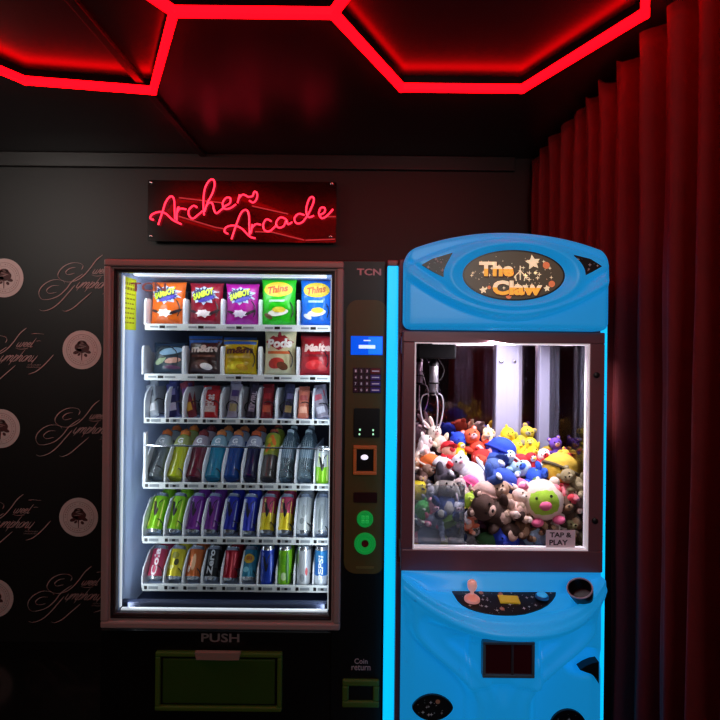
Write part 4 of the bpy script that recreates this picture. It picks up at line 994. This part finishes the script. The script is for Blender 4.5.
# little grabber drawn on the marquee
q = MB(); yk = ym - .003
for L in ([(520, 266), (520, 271)], [(520, 271), (515, 276), (516, 281)], [(520, 271), (525, 276), (524, 281)], [(520, 271), (520, 280)]):
    q.tube([(mxz(*p)[0], yk, mxz(*p)[1]) for p in L], .0018, 6)
q.build('grabber_drawing', m_cream, mqe, fix=False)
def star_panel(name, pts3, parent, seed, nstar, inset=.88, planets=0):
    """dark panel with printed stars on a planar outline of 3D points"""
    c = sum((Vector(p) for p in pts3), Vector()) / len(pts3)
    nrm = (Vector(pts3[1]) - c).cross(Vector(pts3[0]) - c).normalized()
    if nrm.y > 0 and abs(nrm.y) > abs(nrm.z): nrm = -nrm
    if nrm.z < 0 and abs(nrm.z) >= abs(nrm.y): nrm = -nrm
    ax = Vector((1, 0, 0)); ax = (ax - nrm * ax.dot(nrm)).normalized(); ay = nrm.cross(ax)
    P3 = lambda a, b, k: c + ax * a + ay * b + nrm * k
    q = MB(); n = len(pts3); top = [Vector(p) + nrm * .004 for p in pts3]; bot = [Vector(p) - nrm * .012 for p in pts3]
    q.add(top + bot, [tuple(range(n)), tuple(range(2 * n - 1, n - 1, -1))] + [(k, n + k, n + (k + 1) % n, (k + 1) % n) for k in range(n)])
    rr = random.Random(seed); q.m(1)
    loc = [((Vector(p) - c).dot(ax), (Vector(p) - c).dot(ay)) for p in pts3]
    def inside(a, b):
        r = False
        for k in range(n):
            (x1, y1), (x2, y2) = loc[k], loc[k - 1]
            x1, y1, x2, y2 = x1 * inset, y1 * inset, x2 * inset, y2 * inset
            if (y1 > b) != (y2 > b) and a < (x2 - x1) * (b - y1) / (y2 - y1) + x1: r = not r
        return r
    mx = max(abs(a) for a, b in loc); my = max(abs(b) for a, b in loc); k = 0
    for _ in range(4000):
        if k >= nstar: break
        a, b = rr.uniform(-mx, mx), rr.uniform(-my, my)
        if inside(a, b):
            k += 1; sz = rr.choice((.0018, .002, .0025, .005, .007)); q.m(2 if k <= planets else 1)
            if k <= planets: sz = .008; pts = [(a + sz * math.cos(2 * PI * i / 14), b + sz * math.sin(2 * PI * i / 14)) for i in range(14)]
            else: pts = star_pts(a, b, sz, sz * .3, 4)
            q.add([P3(x, y, .0048) for x, y in pts], [tuple(range(len(pts)))])
    return q.build(name, [m_star, m_starw, m_staro], parent, fix=False)
yt = YH - .022
star_panel('star_window', [tuple(W(*p, yt)) for p in ((421.5, 265), (432, 259), (452.7, 252.7), (446, 265), (443.3, 277.3), (433, 272))], hdr, 3, 16)
star_panel('star_window', [tuple(W(*p, yt)) for p in ((573.3, 255), (590, 259), (601.7, 266.5), (592, 272), (580, 278), (578, 266))], hdr, 4, 16)

# moulded console and lower front
def bow(u): return 1.662 - 0.170 * max(0.0, 1 - abs(u) ** 2.5)
KX, KW = 0.4955, 0.3525
def con_top(u, s):
    yf = bow(u); Y = 1.704 + (yf - 1.704) * s
    floor = .785 - .058 * smoothstep(0, .22, s) - .022 * smoothstep(.2, .9, s)
    rim = .712 + .062 * abs(u) ** 2.2
    side = smoothstep(.70, .93, abs(u))
    front = smoothstep(.60, .76, s)
    inn = floor * (1 - max(side, front)) + max(rim, floor if s < .2 else 0, rim) * max(side, front)
    z = inn - .018 * smoothstep(.86, 1.0, s) ** 2
    if s < .25: z = max(z, 0) if side < 1 else z
    return KX + KW * u, Y, z
def sk_relief(x, z):
    """forward bulge of the lower front (metres towards the player)"""
    px = CX + (x - 0.0) * F / 1.62; py = CY + (EYE - z) * F / 1.62
    pc = 508.0; d = abs(px - pc)
    D = 0.02
    hw = 97 - 66 * smoothstep(628, 708, py) ** .85
    D += 0.050 * smoothstep(-7, 7, hw - d)
    D += 0.014 * math.exp(-((d - hw + 9) / 7.0) ** 2)
    hw2 = hw - 34 + 10 * smoothstep(650, 720, py)
    if py < 712: D -= 0.018 * smoothstep(-5, 5, hw2 - d) * smoothstep(634, 646, py) * (1 - smoothstep(690, 712, py))
    bx_ = max(abs(px - 508.5) - 34, abs(py - 659) - 26)
    D += 0.014 * (1 - smoothstep(0, 5, bx_))
    # hollow beneath the right shoulder
    hx, hy = (px - 597) / 24, (py - 672) / 15
    D -= 0.05 * (1 - smoothstep(.6, 1.1, math.sqrt(hx * hx + hy * hy)))
    return D
def con(a, b):
    u = (2 * a - 1); u = math.copysign(abs(u) ** .9, u)
    if b < .42: return con_top(u, b / .42)
    t = (b - .42) / .58
    x, yf, zl = con_top(u, 1.0)
    if t < .16:
        k = t / .16; z = zl - .024 * k
        return x, yf - .007 * math.sin(PI * k), z
    k = (t - .16) / .84
    z = zl - .024 - (zl - .024 - FZ - .05) * k
    body = 1.70 - sk_relief(x, z) * (1 - smoothstep(.86, 1.0, abs(u)) * .8)
    m_ = smoothstep(0, .075, k)
    return x, yf + (body - yf) * m_, z
nu, nv = 150, 210
q = MB(); q.grid(con, nu, nv)
ring = [i for i in range(nu + 1)] + [j * (nu + 1) + nu for j in range(1, nv + 1)] + [nv * (nu + 1) + i for i in range(nu - 1, -1, -1)] + [j * (nu + 1) for j in range(nv - 1, 0, -1)]
o0 = len(q.v); q.v += [(q.v[i][0], 1.737, q.v[i][2]) for i in ring]; n = len(ring)
for k in range(n): q.f.append((ring[(k + 1) % n], ring[k], o0 + k, o0 + (k + 1) % n)); q.mi.append(0)
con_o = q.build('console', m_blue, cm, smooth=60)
# star covered control plate lying in the recess
def rec(px, py):
    """point of the recess floor under a surveyed spot"""
    d = W(px, py, 1.0) - Vector((0, 0, EYE))
    best = None
    for i in range(60):
        s = .2 + .6 * i / 59
        Y = 1.60
        for _ in range(6):
            u = (d.x * Y - KX) / KW; yf = bow(u); Y = 1.704 + (yf - 1.704) * s
        z = .785 - .058 * smoothstep(0, .22, s) - .022 * smoothstep(.2, .9, s)
        e = abs(EYE + d.z * Y - z)
        if best is None or e < best[0]: best = (e, Vector((d.x * Y, Y, z)))
    return best[1]
pts = [(452, 590.5), (556, 591.5)] + [(505 + 51.5 * math.cos(a), 591.5 + 25 * math.sin(a)) for a in [PI * k / 16 for k in range(1, 16)]]
cpl = star_panel('control_plate', [tuple(rec(*p)) for p in pts], con_o, 9, 70, .93, 4)
def on_plate(px, py): return rec(px, py) + Vector((0, 0, .006))
j = on_plate(472, 602)
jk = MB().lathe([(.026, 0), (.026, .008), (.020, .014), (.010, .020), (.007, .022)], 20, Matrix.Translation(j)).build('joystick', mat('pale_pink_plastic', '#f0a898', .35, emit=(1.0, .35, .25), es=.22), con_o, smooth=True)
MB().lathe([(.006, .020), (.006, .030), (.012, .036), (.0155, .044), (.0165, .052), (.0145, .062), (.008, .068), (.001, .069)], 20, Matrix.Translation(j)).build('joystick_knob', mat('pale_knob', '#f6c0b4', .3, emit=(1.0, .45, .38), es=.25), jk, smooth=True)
cr_ = [on_plate(*p) for p in ((497.5, 596.5), (517.5, 597.5), (520.5, 604.5), (500.5, 604))]
MB().add([c_ + Vector((0, 0, .0005)) for c_ in cr_] + [c_ - Vector((0, 0, .004)) for c_ in cr_], [(0, 1, 2, 3), (7, 6, 5, 4), (0, 4, 5, 1), (1, 5, 6, 2), (2, 6, 7, 3), (3, 7, 4, 0)]).build('yellow_notice', mat('yellow_notice', '#f6f03a', .5), con_o)
b_ = on_plate(542, 599.5)
bt = MB().lathe([(.022, 0), (.022, .006), (.019, .009)], 24, Matrix.Translation(b_)).build('drop_button', mat('button_rim', '#1c6fae', .35), con_o, smooth=True)
MB().lathe([(.0175, .006), (.0175, .011), (.013, .015), (.001, .0155)], 24, Matrix.Translation(b_)).build('button_cap', mat('light_blue_button', '#3ab4f0', .3, emit=(.02, .4, .9), es=.35), bt, smooth=True)
# cup on the right corner of the console
cc = W(578, 594, 1.60); cz = .762
M = Matrix.Translation((cc.x + .024, 1.615, cz - .022)) @ Matrix.Rotation(-.42, 4, 'Y') @ Matrix.Rotation(.30, 4, 'X') @ Matrix.Scale(.86, 4)
cup = MB().lathe([(.030, 0), (.038, .004), (.045, .030), (.047, .052), (.046, .053), (.0435, .052), (.040, .028), (.034, .010), (.001, .008)], 28, M).build('cup_holder', mat('black_cup_plastic', '#0c0a0e', .3), con_o, smooth=True)
MB().tube([M @ Vector((.046 * math.cos(2 * PI * k / 32), .046 * math.sin(2 * PI * k / 32), .053)) for k in range(32)], .0028, 8, True).build('cup_rim', mat('grey_cup_rim', '#9a93a8', .3), cup, smooth=True)
# prize window
def ysk(px, py):
    Y = 1.62
    for _ in range(6): p = W(px, py, Y); Y = 1.70 - sk_relief(p.x, p.z)
    return Y
yw = min(ysk(508 + i * 6, 659 + j * 5) for i in range(-5, 6) for j in range(-4, 5)) - .003
a, b = W(482.5, 640.5, yw), W(534, 677, yw)
pf = MB().frame(a.x, b.x, b.z, a.z, .010, yw - .008, yw + .02, .002).build('prize_door', mat('dark_steel_frame', '#66757e', .35, metal=.3), con_o)
MB().box(a.x + .008, b.x - .008, yw - .001, yw + .012, b.z + .008, a.z - .008).build('prize_flap', mat('smoked_dark_red', '#4a1018', .15), pf)
xm = W(512, 660, yw).x; MB().box(xm - .004, xm + .004, yw - .006, yw + .0, b.z + .009, a.z - .009).build('door_divider', mat('steel_divider', '#5a5258', .35, metal=.5), pf)
# oval star windows low on both sides
def oval(cx_, cy_, rx, ry, seed):
    Y = min(ysk(cx_ + dx, cy_ + dy) for dx in (-rx * .6, 0, rx * .6) for dy in (-ry * .6, 0)) - .004; pts = []
    for k in range(28):
        a = 2 * PI * k / 28; ca, sa = math.cos(a), math.sin(a)
        pts.append(tuple(W(cx_ + rx * ca, cy_ + ry * sa * abs(sa) ** .35, Y)))
    return star_panel('star_speaker', pts, con_o, seed, 18, .85, 1)
oval(432.5, 707, 20.5, 13, 5); oval(568, 722, 17.5, 13, 6)
# dark plate painting the shade of the hollow on the right flank
fy = 1.655
MB().prism([(lambda p: (p.x, p.z))(W(*p, fy)) for p in ((580, 670), (586, 666), (593, 663), (599, 662), (599, 684), (596, 678), (591, 674), (585, 672))], fy, fy + .03).build('flank_shade', mat('recess_shade', '#0a1216', .5), con_o)
# ------------------------------------------------------------------ soft toys
m_eye = mat('black_bead_eye', '#060606', .2)
_fur = {}
def fur(c):
    if c not in _fur: _fur[c] = mat('plush_%d' % len(_fur), c, .85, sheen=.35, var=.12, vscale=60, bump=.5, bscale=260)
    return _fur[c]
GRP = 'soft toys heaped in the claw machine'
def toy(label, px, py, w, kind, body, head, acc, Y, rot=(0, 0, 0), cat='soft toy'):
    s = w * Y / F * 1.2
    lim = .843 - .42 * s
    if W(px, py, Y).x > lim:                                # keep clear of the side glass
        Y = max(1.82, lim * F / (px - CX)); px = min(px, CX + lim * F / Y)
    C_ = W(px, py, Y); E_ = Euler([math.radians(a) for a in rot], 'XYZ')
    ctr = {'bear': .66, 'bunny': .72, 'dog': .66, 'ball': .5, 'chick': .52, 'bird': .6, 'elephant': .6, 'paws': .6, 'cap': .6, 'bean': .45}[kind]
    base = C_ - E_.to_matrix() @ Vector((0, 0, ctr * s))
    nm = {'bear': 'plush_bear', 'bunny': 'plush_bunny', 'dog': 'plush_dog', 'ball': 'plush_ball', 'chick': 'plush_chick', 'bird': 'plush_bird', 'elephant': 'plush_elephant', 'paws': 'plush_bear', 'cap': 'capped_plush', 'bean': 'plush_cushion'}[kind]
    rt = thing(nm, label, cat, base, tuple(E_), GRP)
    def el(name, c, r, m, rot_=None, par=None):
        nu = 16 if max(r) > .2 else 10
        return MB().ell(Vector(c) * s, Vector(r) * s, Euler(rot_) if rot_ else None, nu, 10 if nu == 16 else 7).build(name, m if not isinstance(m, str) else fur(m), par or rt, smooth='all')
    def eyes(hc, hr, dz=.06, par=None, sp=.12, y=None):
        for sx in (-1, 1): el('eye', (hc[0] + sx * sp, hc[1] - hr * .92, hc[2] + dz), (.034, .022, .038), m_eye, None, par)
    if kind in ('bear', 'bunny', 'dog', 'cap', 'paws'):
        el('body', (0, 0, .40), (.34, .30, .40), body)
        el('belly', (0, -.10, .38), (.23, .225, .28), acc)
        for sx in (-1, 1):
            el('arm', (sx * .36, -.12, .50), (.12, .13, .24), body, (.5, sx * .75, 0))
            f = 1.35 if kind == 'paws' else 1.0
            lg = el('leg', (sx * .26, -.26, .14), (.15 * f, .24 * f, .14 * f), body, (0, 0, -sx * .35))
            el('sole', (sx * .32, -.44 * (1.04 if f > 1 else 1), .15), (.12 * f, .06, .115 * f), acc, None, lg)
        hc = (0, -.05, .98); hd_ = el('head', hc, (.34, .31, .31), head)
        el('muzzle', (0, -.31, .92), (.15, .11, .11), acc, None, hd_); el('nose', (0, -.41, .96), (.05, .03, .035), m_eye, None, hd_)
        eyes(hc, .31, .08, hd_)
        for sx in (-1, 1):
            if kind == 'bunny': e_ = el('ear', (sx * .16, .02, 1.48), (.10, .06, .30), head, (0, sx * .2, 0)); el('inner_ear', (sx * .16, -.03, 1.47), (.06, .03, .22), acc, (0, sx * .2, 0), e_)
            elif kind == 'dog': el('ear', (sx * .34, -.02, .95), (.08, .14, .24), acc if head != acc else body, (0, -sx * .35, 0))
            elif kind != 'cap': e_ = el('ear', (sx * .25, .0, 1.24), (.12, .07, .12), head); el('inner_ear', (sx * .25, -.05, 1.24), (.075, .04, .075), acc, None, e_)
        if kind == 'cap':
            cp_ = MB().lathe([(r * s, z * s) for r, z in ((.355, 1.02), (.36, 1.10), (.33, 1.24), (.24, 1.34), (.12, 1.39), (.001, 1.40))], 18, Matrix.Translation((0, -.03 * s, 0))).build('cap', fur(body), rt, smooth='all')
            el('cap_peak', (0, -.36, 1.06), (.25, .20, .035), body, (-.15, 0, 0), cp_)
        if kind == 'dog': el('tail', (.1, .34, .3), (.06, .2, .06), body, (.6, 0, 0))
    elif kind == 'ball':
        el('body', (0, 0, .5), (.52, .46, .50), body); fc = el('face', (0, -.10, .50), (.44, .40, .40), head)
        el('muzzle', (0, -.46, .44), (.15, .10, .11), acc, None, fc); eyes((0, -.1, .5), .42, .14, fc, .17)
        for sx in (-1, 1): el('ear', (sx * .38, -.02, .88), (.13, .10, .13), body); el('foot', (sx * .25, -.26, .05), (.15, .18, .10), acc)
    elif kind == 'chick':
        bd = el('body', (0, 0, .5), (.40, .36, .50), body); el('face_patch', (0, -.16, .68), (.26, .22, .20), head, None, bd)
        el('beak', (0, -.40, .62), (.09, .09, .05), acc, None, bd); eyes((0, -.16, .68), .22, .08, bd, .11)
        for sx in (-1, 1): el('wing', (sx * .40, 0, .42), (.08, .20, .24), acc if head == body else body, (0, sx * .4, 0)); el('foot', (sx * .18, -.20, .03), (.13, .18, .05), acc)
        el('tuft', (0, 0, 1.03), (.07, .06, .12), body)
    elif kind == 'bird':
        el('body', (0, 0, .48), (.38, .34, .50), body); el('belly', (0, -.12, .42), (.29, .26, .38), head)
        hd_ = el('head', (0, -.03, 1.02), (.30, .28, .27), body); el('face_patch', (0, -.13, 1.0), (.22, .20, .19), head, None, hd_)
        el('beak', (0, -.36, .98), (.08, .10, .045), acc, None, hd_); eyes((0, -.13, 1.0), .2, .09, hd_, .1)
        for sx in (-1, 1): el('wing', (sx * .40, .02, .50), (.07, .20, .34), body, (0, sx * .28, 0)); el('foot', (sx * .18, -.24, .03), (.14, .20, .05), acc)
    elif kind == 'elephant':
        el('body', (0, 0, .40), (.38, .36, .38), body); hd_ = el('head', (0, -.12, .90), (.33, .31, .31), head)
        for i, (y, z, r) in enumerate(((-.44, .84, .105), (-.53, .70, .09), (-.57, .56, .08), (-.64, .46, .07))): el('trunk', (0, y, z), (r, r, r * 1.15), head, None, hd_)
        eyes((0, -.12, .9), .31, .08, hd_)
        for sx in (-1, 1):
            e_ = el('ear', (sx * .42, -.02, .92), (.22, .06, .26), head); el('inner_ear', (sx * .42, -.06, .92), (.15, .04, .19), acc, None, e_); el('leg', (sx * .24, -.24, .12), (.14, .22, .13), body, (0, 0, -sx * .3))
    elif kind == 'bean':
        el('body', (0, 0, .45), (.56, .40, .45), body); el('top_patch', (0, -.03, .62), (.48, .36, .34), head)
        MB().tube([Vector((.57 * math.cos(2 * PI * k / 32), .41 * math.sin(2 * PI * k / 32), .47)) * s for k in range(32)], .05 * s, 8, True).build('band', fur(acc), rt, smooth='all')
        for sx in (-1, 1): el('eye', (sx * .2, -.38, .42), (.04, .03, .045), m_eye)
    return rt
def DY(py): return 1.835 if py >= 505 else 1.835 + (505 - py) / 72 * .28
T = [  # px, py, width px, kind, body, head, accent, label, (rx, ry, rz)
 (437, 437, 17, 'bunny', '#e9dfc8', '#f1e9da', '#e8c0b8', 'cream toy bunny at the back below the claw', (-20, -25, 20)),
 (424, 448, 19, 'bear', '#e8dcdc', '#efe6e4', '#e7b9b4', 'pinkish white toy bear at the back left corner', (-30, 40, 30)),
 (419, 460, 16, 'dog', '#efe0cf', '#efe3d6', '#d9a684', 'pale toy dog against the left side above the orange toy', (-15, 70, 20)),
 (430, 464, 18, 'bean', '#e8692a', '#ee7a36', '#f0e2d2', 'orange plush cushion on the left of the heap', (10, 15, 10)),
 (449, 459, 19, 'cap', '#d31f2c', '#e6b59a', '#c01826', 'bright red toy wearing a red cap, left of centre at the back', (-35, 15, 20)),
 (458.5, 440, 14, 'ball', '#2148d8', '#2a55e0', '#1a38b8', 'small royal blue plush ball at the back behind the red toy', (0, 0, 10)),
 (460, 452, 12, 'bird', '#f0c81e', '#f3efe6', '#e88a1e', 'small yellow and white toy duck lying on the red toy', (-20, 20, 10)),
 (475, 444, 21, 'bear', '#d8452c', '#e2603a', '#f0b4b8', 'orange red toy bear at the back of the heap', (-25, -20, 10)),
 (482, 459, 17, 'ball', '#c42f2a', '#d8563c', '#f2e0d6', 'red and orange plush ball in the middle of the heap', (0, 20, -20)),
 (488, 436, 15, 'bunny', '#f0e2b6', '#f5ead0', '#f0c98a', 'pale yellow toy bunny at the back beside the white post', (-60, 50, 0)),
 (501, 452, 24, 'bean', '#1f43cf', '#2850de', '#1836ac', 'large royal blue plush dome at the back in front of the white post', (-10, 25, 0)),
 (508, 436, 16, 'chick', '#e6c81e', '#efd636', '#d09a1c', 'yellow toy chick at the back between the white posts', (0, -10, 10)),
 (524, 438, 17, 'bear', '#a8a83c', '#c9b638', '#8f8a78', 'olive yellow toy bear at the back between the white posts', (-10, 30, -10)),
 (516, 448, 15, 'chick', '#ead023', '#f2de4c', '#d9a41c', 'yellow toy chick right of the large blue dome', (-10, 20, 20)),
 (531, 445, 14, 'chick', '#e3d02c', '#efe06a', '#8c8a6c', 'yellow toy chick below the right white post', (-10, -15, -20)),
 (527, 456, 16, 'bird', '#d8c21e', '#e8d648', '#b89018', 'mustard yellow toy bird in front of the other yellow toys', (-20, 60, 0)),
 (513, 462, 18, 'bear', '#a8cfe6', '#b6d8ec', '#e6eef2', 'light blue toy bear in front of the large blue dome', (-25, -35, 10)),
 (521, 463, 15, 'bean', '#b8242c', '#c9343a', '#e8ddd8', 'dark red plush cushion with white band behind the yellow topped toy', (0, 40, 0)),
 (536, 466, 18, 'bird', '#d02632', '#f0ebe8', '#e6c232', 'red and white toy bird near the right white post', (-20, -30, 20)),
 (549, 461, 18, 'dog', '#cf2030', '#e9e6e6', '#c01c28', 'red toy dog with pale grey head at the back right', (-30, -40, 10)),
 (562, 459, 16, 'bear', '#d9a92c', '#e0b83c', '#c03030', 'golden yellow toy bear lying at the back right', (-40, 60, 0)),
 (546, 454, 14, 'chick', '#9c8a22', '#a8962c', '#7a6a1c', 'dull mustard toy chick in front of the right white post', (0, 20, 0)),
 (557, 449, 15, 'bear', '#5a3aa0', '#6844b4', '#c89a84', 'purple toy bear in the far right back corner', (-10, -15, 0)),
 (443, 474, 27, 'dog', '#4a4450', '#dcdce0', '#c8c8d0', 'grey and white toy dog with red patch on the left of the heap', (-50, 40, 30)),
 (424, 475, 17, 'bear', '#5c4038', '#8c6e60', '#a88a78', 'brown toy bear at the left beside the grey and white dog', (-20, 50, 20)),
 (470, 473, 27, 'bird', '#dfe3ee', '#f0f1f6', '#e8a0b0', 'large white toy bird leaning in the middle of the heap', (-30, -42, 10)),
 (471, 484, 15, 'bean', '#f0589a', '#f470ac', '#e04488', 'hot pink plush cushion below the white bird', (0, 30, 0)),
 (494, 476, 27, 'cap', '#2a4a94', '#5a78b8', '#dfe6f0', 'slate blue toy with blue cap in the middle of the heap', (-45, 35, 20)),
 (503, 482, 22, 'bean', '#2b4ab8', '#3458c8', '#233c96', 'blue plush cushion beside the capped blue toy', (-10, 30, -10)),
 (530, 473, 22, 'bear', '#2456c8', '#a9d0dc', '#2a5cd0', 'blue toy bear with pale blue head in the middle right', (-50, -50, 10)),
 (541, 476, 16, 'bear', '#6f9a58', '#b8cfa8', '#d6e0d0', 'sage green toy bear beside the blue bear', (-30, 40, 0)),
 (561, 470, 27, 'bean', '#e2bb3a', '#ecc94a', '#5c5236', 'yellow topped plush dome with dark band at the right of the heap', (-14, 24, 0)),
 (565, 487, 25, 'bear', '#e04654', '#e8606a', '#f08a94', 'coral red toy bear below the yellow topped dome', (-50, 25, -20)),
 (574, 481, 18, 'bear', '#857a58', '#948862', '#a89c78', 'khaki toy bear against the right side glass', (-20, -50, 0)),
 (521, 488, 17, 'bunny', '#e878a4', '#ee8cb4', '#f4bcd0', 'pink toy bunny above the cream bear', (-70, 60, 0)),
 (446, 499, 27, 'dog', '#24407c', '#9a948c', '#b4b0a8', 'navy blue toy dog with grey head at the left front', (-25, 10, 10)),
 (463, 489, 15, 'bear', '#c0a8a4', '#c9b2ae', '#d8c6c0', 'dusty pink toy bear beside the navy dog', (-20, -30, 0)),
 (418, 490, 18, 'chick', '#d8c41c', '#e6d634', '#4a4420', 'yellow toy chick against the left edge of the window', (-10, 30, 20)),
 (430, 496, 14, 'bear', '#a4a2ac', '#b4b2ba', '#c9c8ce', 'light grey toy bear beside the yellow chick at the left edge', (0, 20, 0)),
 (485, 494, 21, 'bean', '#cda79c', '#d8b4a8', '#c49a8e', 'beige pink plush cushion atop the brown bear', (0, 18, 10)),
 (493, 512, 32, 'paws', '#3a261e', '#4a3228', '#dcb8a8', 'dark brown toy bear showing big pale pink soles', (-8, -62, 30)),
 (505, 497, 22, 'dog', '#a4856e', '#b09078', '#c8ac96', 'tan toy dog beside the blue cushion', (-20, -30, 0)),
 (518, 504, 21, 'bear', '#d8b8aa', '#e4c8bc', '#f0dcd2', 'cream pink toy bear in the centre front', (-20, 25, 15)),
 (542, 500, 34, 'ball', '#e9d6c4', '#9cc832', '#ee6a98', 'large round green faced toy with cream rim and pink nose', (-8, -12, -10)),
 (561, 497, 13, 'ball', '#7a5c4c', '#8c6c5a', '#5a4238', 'small brown plush ball on the coral red bear', (0, 0, 10)),
 (575, 498, 17, 'bear', '#9c7c6c', '#a88878', '#c0a494', 'light brown toy bear at the right front', (-20, -30, 10)),
 (422, 510, 17, 'chick', '#3c9a48', '#56b05c', '#d8e6d0', 'green toy chick at the left edge below the yellow chick', (-10, 20, 0)),
 (433, 513, 17, 'bear', '#e06a8c', '#f0a0b8', '#f4c4d0', 'pink toy bear behind the clear chute panel', (-10, 15, 10)),
 (446, 519, 19, 'bean', '#6a9c3c', '#7eae48', '#4f7a2c', 'leaf green plush cushion behind the clear chute panel', (0, -20, 0)),
 (459, 512, 15, 'bunny', '#c4c4cc', '#d2d2d8', '#e8c8d0', 'pale grey toy bunny at the edge of the clear chute panel', (-10, -20, 0)),
 (430, 531, 28, 'elephant', '#74829a', '#8a98b0', '#c0a8b8', 'grey blue toy elephant at the left bottom corner', (-15, 20, 25)),
 (419, 542, 17, 'bean', '#e4607c', '#ee7a90', '#e8c83c', 'rose pink plush cushion at the bottom left corner', (0, 10, 0)),
 (440, 544, 16, 'bean', '#a8b04a', '#b8be5c', '#8c944a', 'dull green plush cushion at the bottom left of the chute panel', (0, 10, 0)),
 (453, 536, 22, 'bear', '#20365c', '#2c466e', '#4a6488', 'dark navy toy bear low behind the clear chute panel', (-10, -20, -10)),
 (469, 500, 13, 'chick', '#a8cc3c', '#bcd858', '#e8e060', 'lime toy chick left of the dark brown bear', (0, 20, 0)),
 (470, 519, 16, 'bear', '#e07a5c', '#e8927a', '#f0b8a0', 'salmon orange toy bear left of the dark brown bear', (-10, 30, 0)),
 (470, 536, 18, 'dog', '#8a8a90', '#b4b4ba', '#6a6a70', 'grey toy dog low beside the clear chute panel', (-20, 30, 10)),
 (487, 543, 18, 'bean', '#2c5c34', '#386c40', '#24482a', 'dark green plush cushion low in the centre', (0, 10, 0)),
 (505, 538, 23, 'ball', '#1f3cba', '#2848cc', '#182e90', 'deep blue plush ball at the bottom in the centre', (0, 10, -10)),
 (524, 524, 19, 'bear', '#6c4a34', '#8a6448', '#b89478', 'mid brown toy bear under the green faced toy', (-15, 20, 10)),
 (541, 519, 17, 'dog', '#4a3022', '#5c3e2c', '#a88868', 'dark brown toy dog under the green faced toy', (-15, -30, -10)),
 (536, 541, 23, 'bean', '#8fb0d0', '#a0c0dc', '#6c90b4', 'pale blue plush cushion at the bottom beside the small sign', (0, 28, 0)),
 (520, 541, 17, 'bear', '#1c2c5c', '#24386c', '#40588c', 'navy toy bear at the bottom between two blue toys', (-10, -20, 0)),
 (570, 514, 25, 'bear', '#43301f', '#5a4230', '#8c6e50', 'chocolate brown toy bear above the small sign', (-15, -25, 0)),
 (556, 523, 16, 'dog', '#c8bfb6', '#d8d0c8', '#8c7a6c', 'off white toy dog peeping above the small sign', (-10, 25, 0)),
 (582, 530, 20, 'bear', '#5c5836', '#6c6844', '#8c8860', 'olive toy bear at the bottom right corner', (-10, -30, 0)),
 (560, 540, 22, 'bean', '#3a2a30', '#4a383e', '#2c2024', 'dark plum plush cushion behind the small sign', (0, 0, 0)),
]
for (px, py, w_, kd, b_, h_, a_, lb, rt_) in T:
    toy(lb, px, py, w_, kd, b_, h_, a_, DY(py), rt_)
# toys deeper in the heap that fill the gaps between those on top
rr = random.Random(5)
FC = [('dull red', '#8c2a2c'), ('dark blue', '#26386c'), ('brown', '#5a4032'), ('ochre', '#a8842c'), ('grey', '#77757c'), ('dark green', '#2f5a38'), ('plum', '#5a3050'), ('tan', '#a08468')]
k = 0
for row, (yy, zz) in enumerate(((1.92, .90), (2.05, .90), (2.14, .95), (2.05, 1.02), (1.93, .985), (2.14, 1.07))):
    for i in range(6):
        nm_, c_ = FC[(k * 3 + row) % 8]; k += 1
        x = .20 + .595 * (i + .5) / 6 + rr.uniform(-.02, .02)
        p = Vector((x, yy, zz)); wpx = 19
        u = CX + p.x * F / yy; v = CY - (p.z - EYE) * F / yy
        where = ['far left', 'left', 'centre left', 'centre right', 'right', 'far right'][i] + ', ' + ['low near the front', 'low in mid heap', 'low at the back', 'half way up', 'under the front toys', 'under the back toys'][row]
        toy('%s toy %s buried %s' % (nm_, ['bear', 'ball', 'dog'][k % 3], where), u, v, wpx, ['bear', 'ball', 'dog'][k % 3], c_, c_, '#b8a898', yy, (rr.uniform(-40, 10), rr.uniform(-60, 60), rr.uniform(-40, 40)))
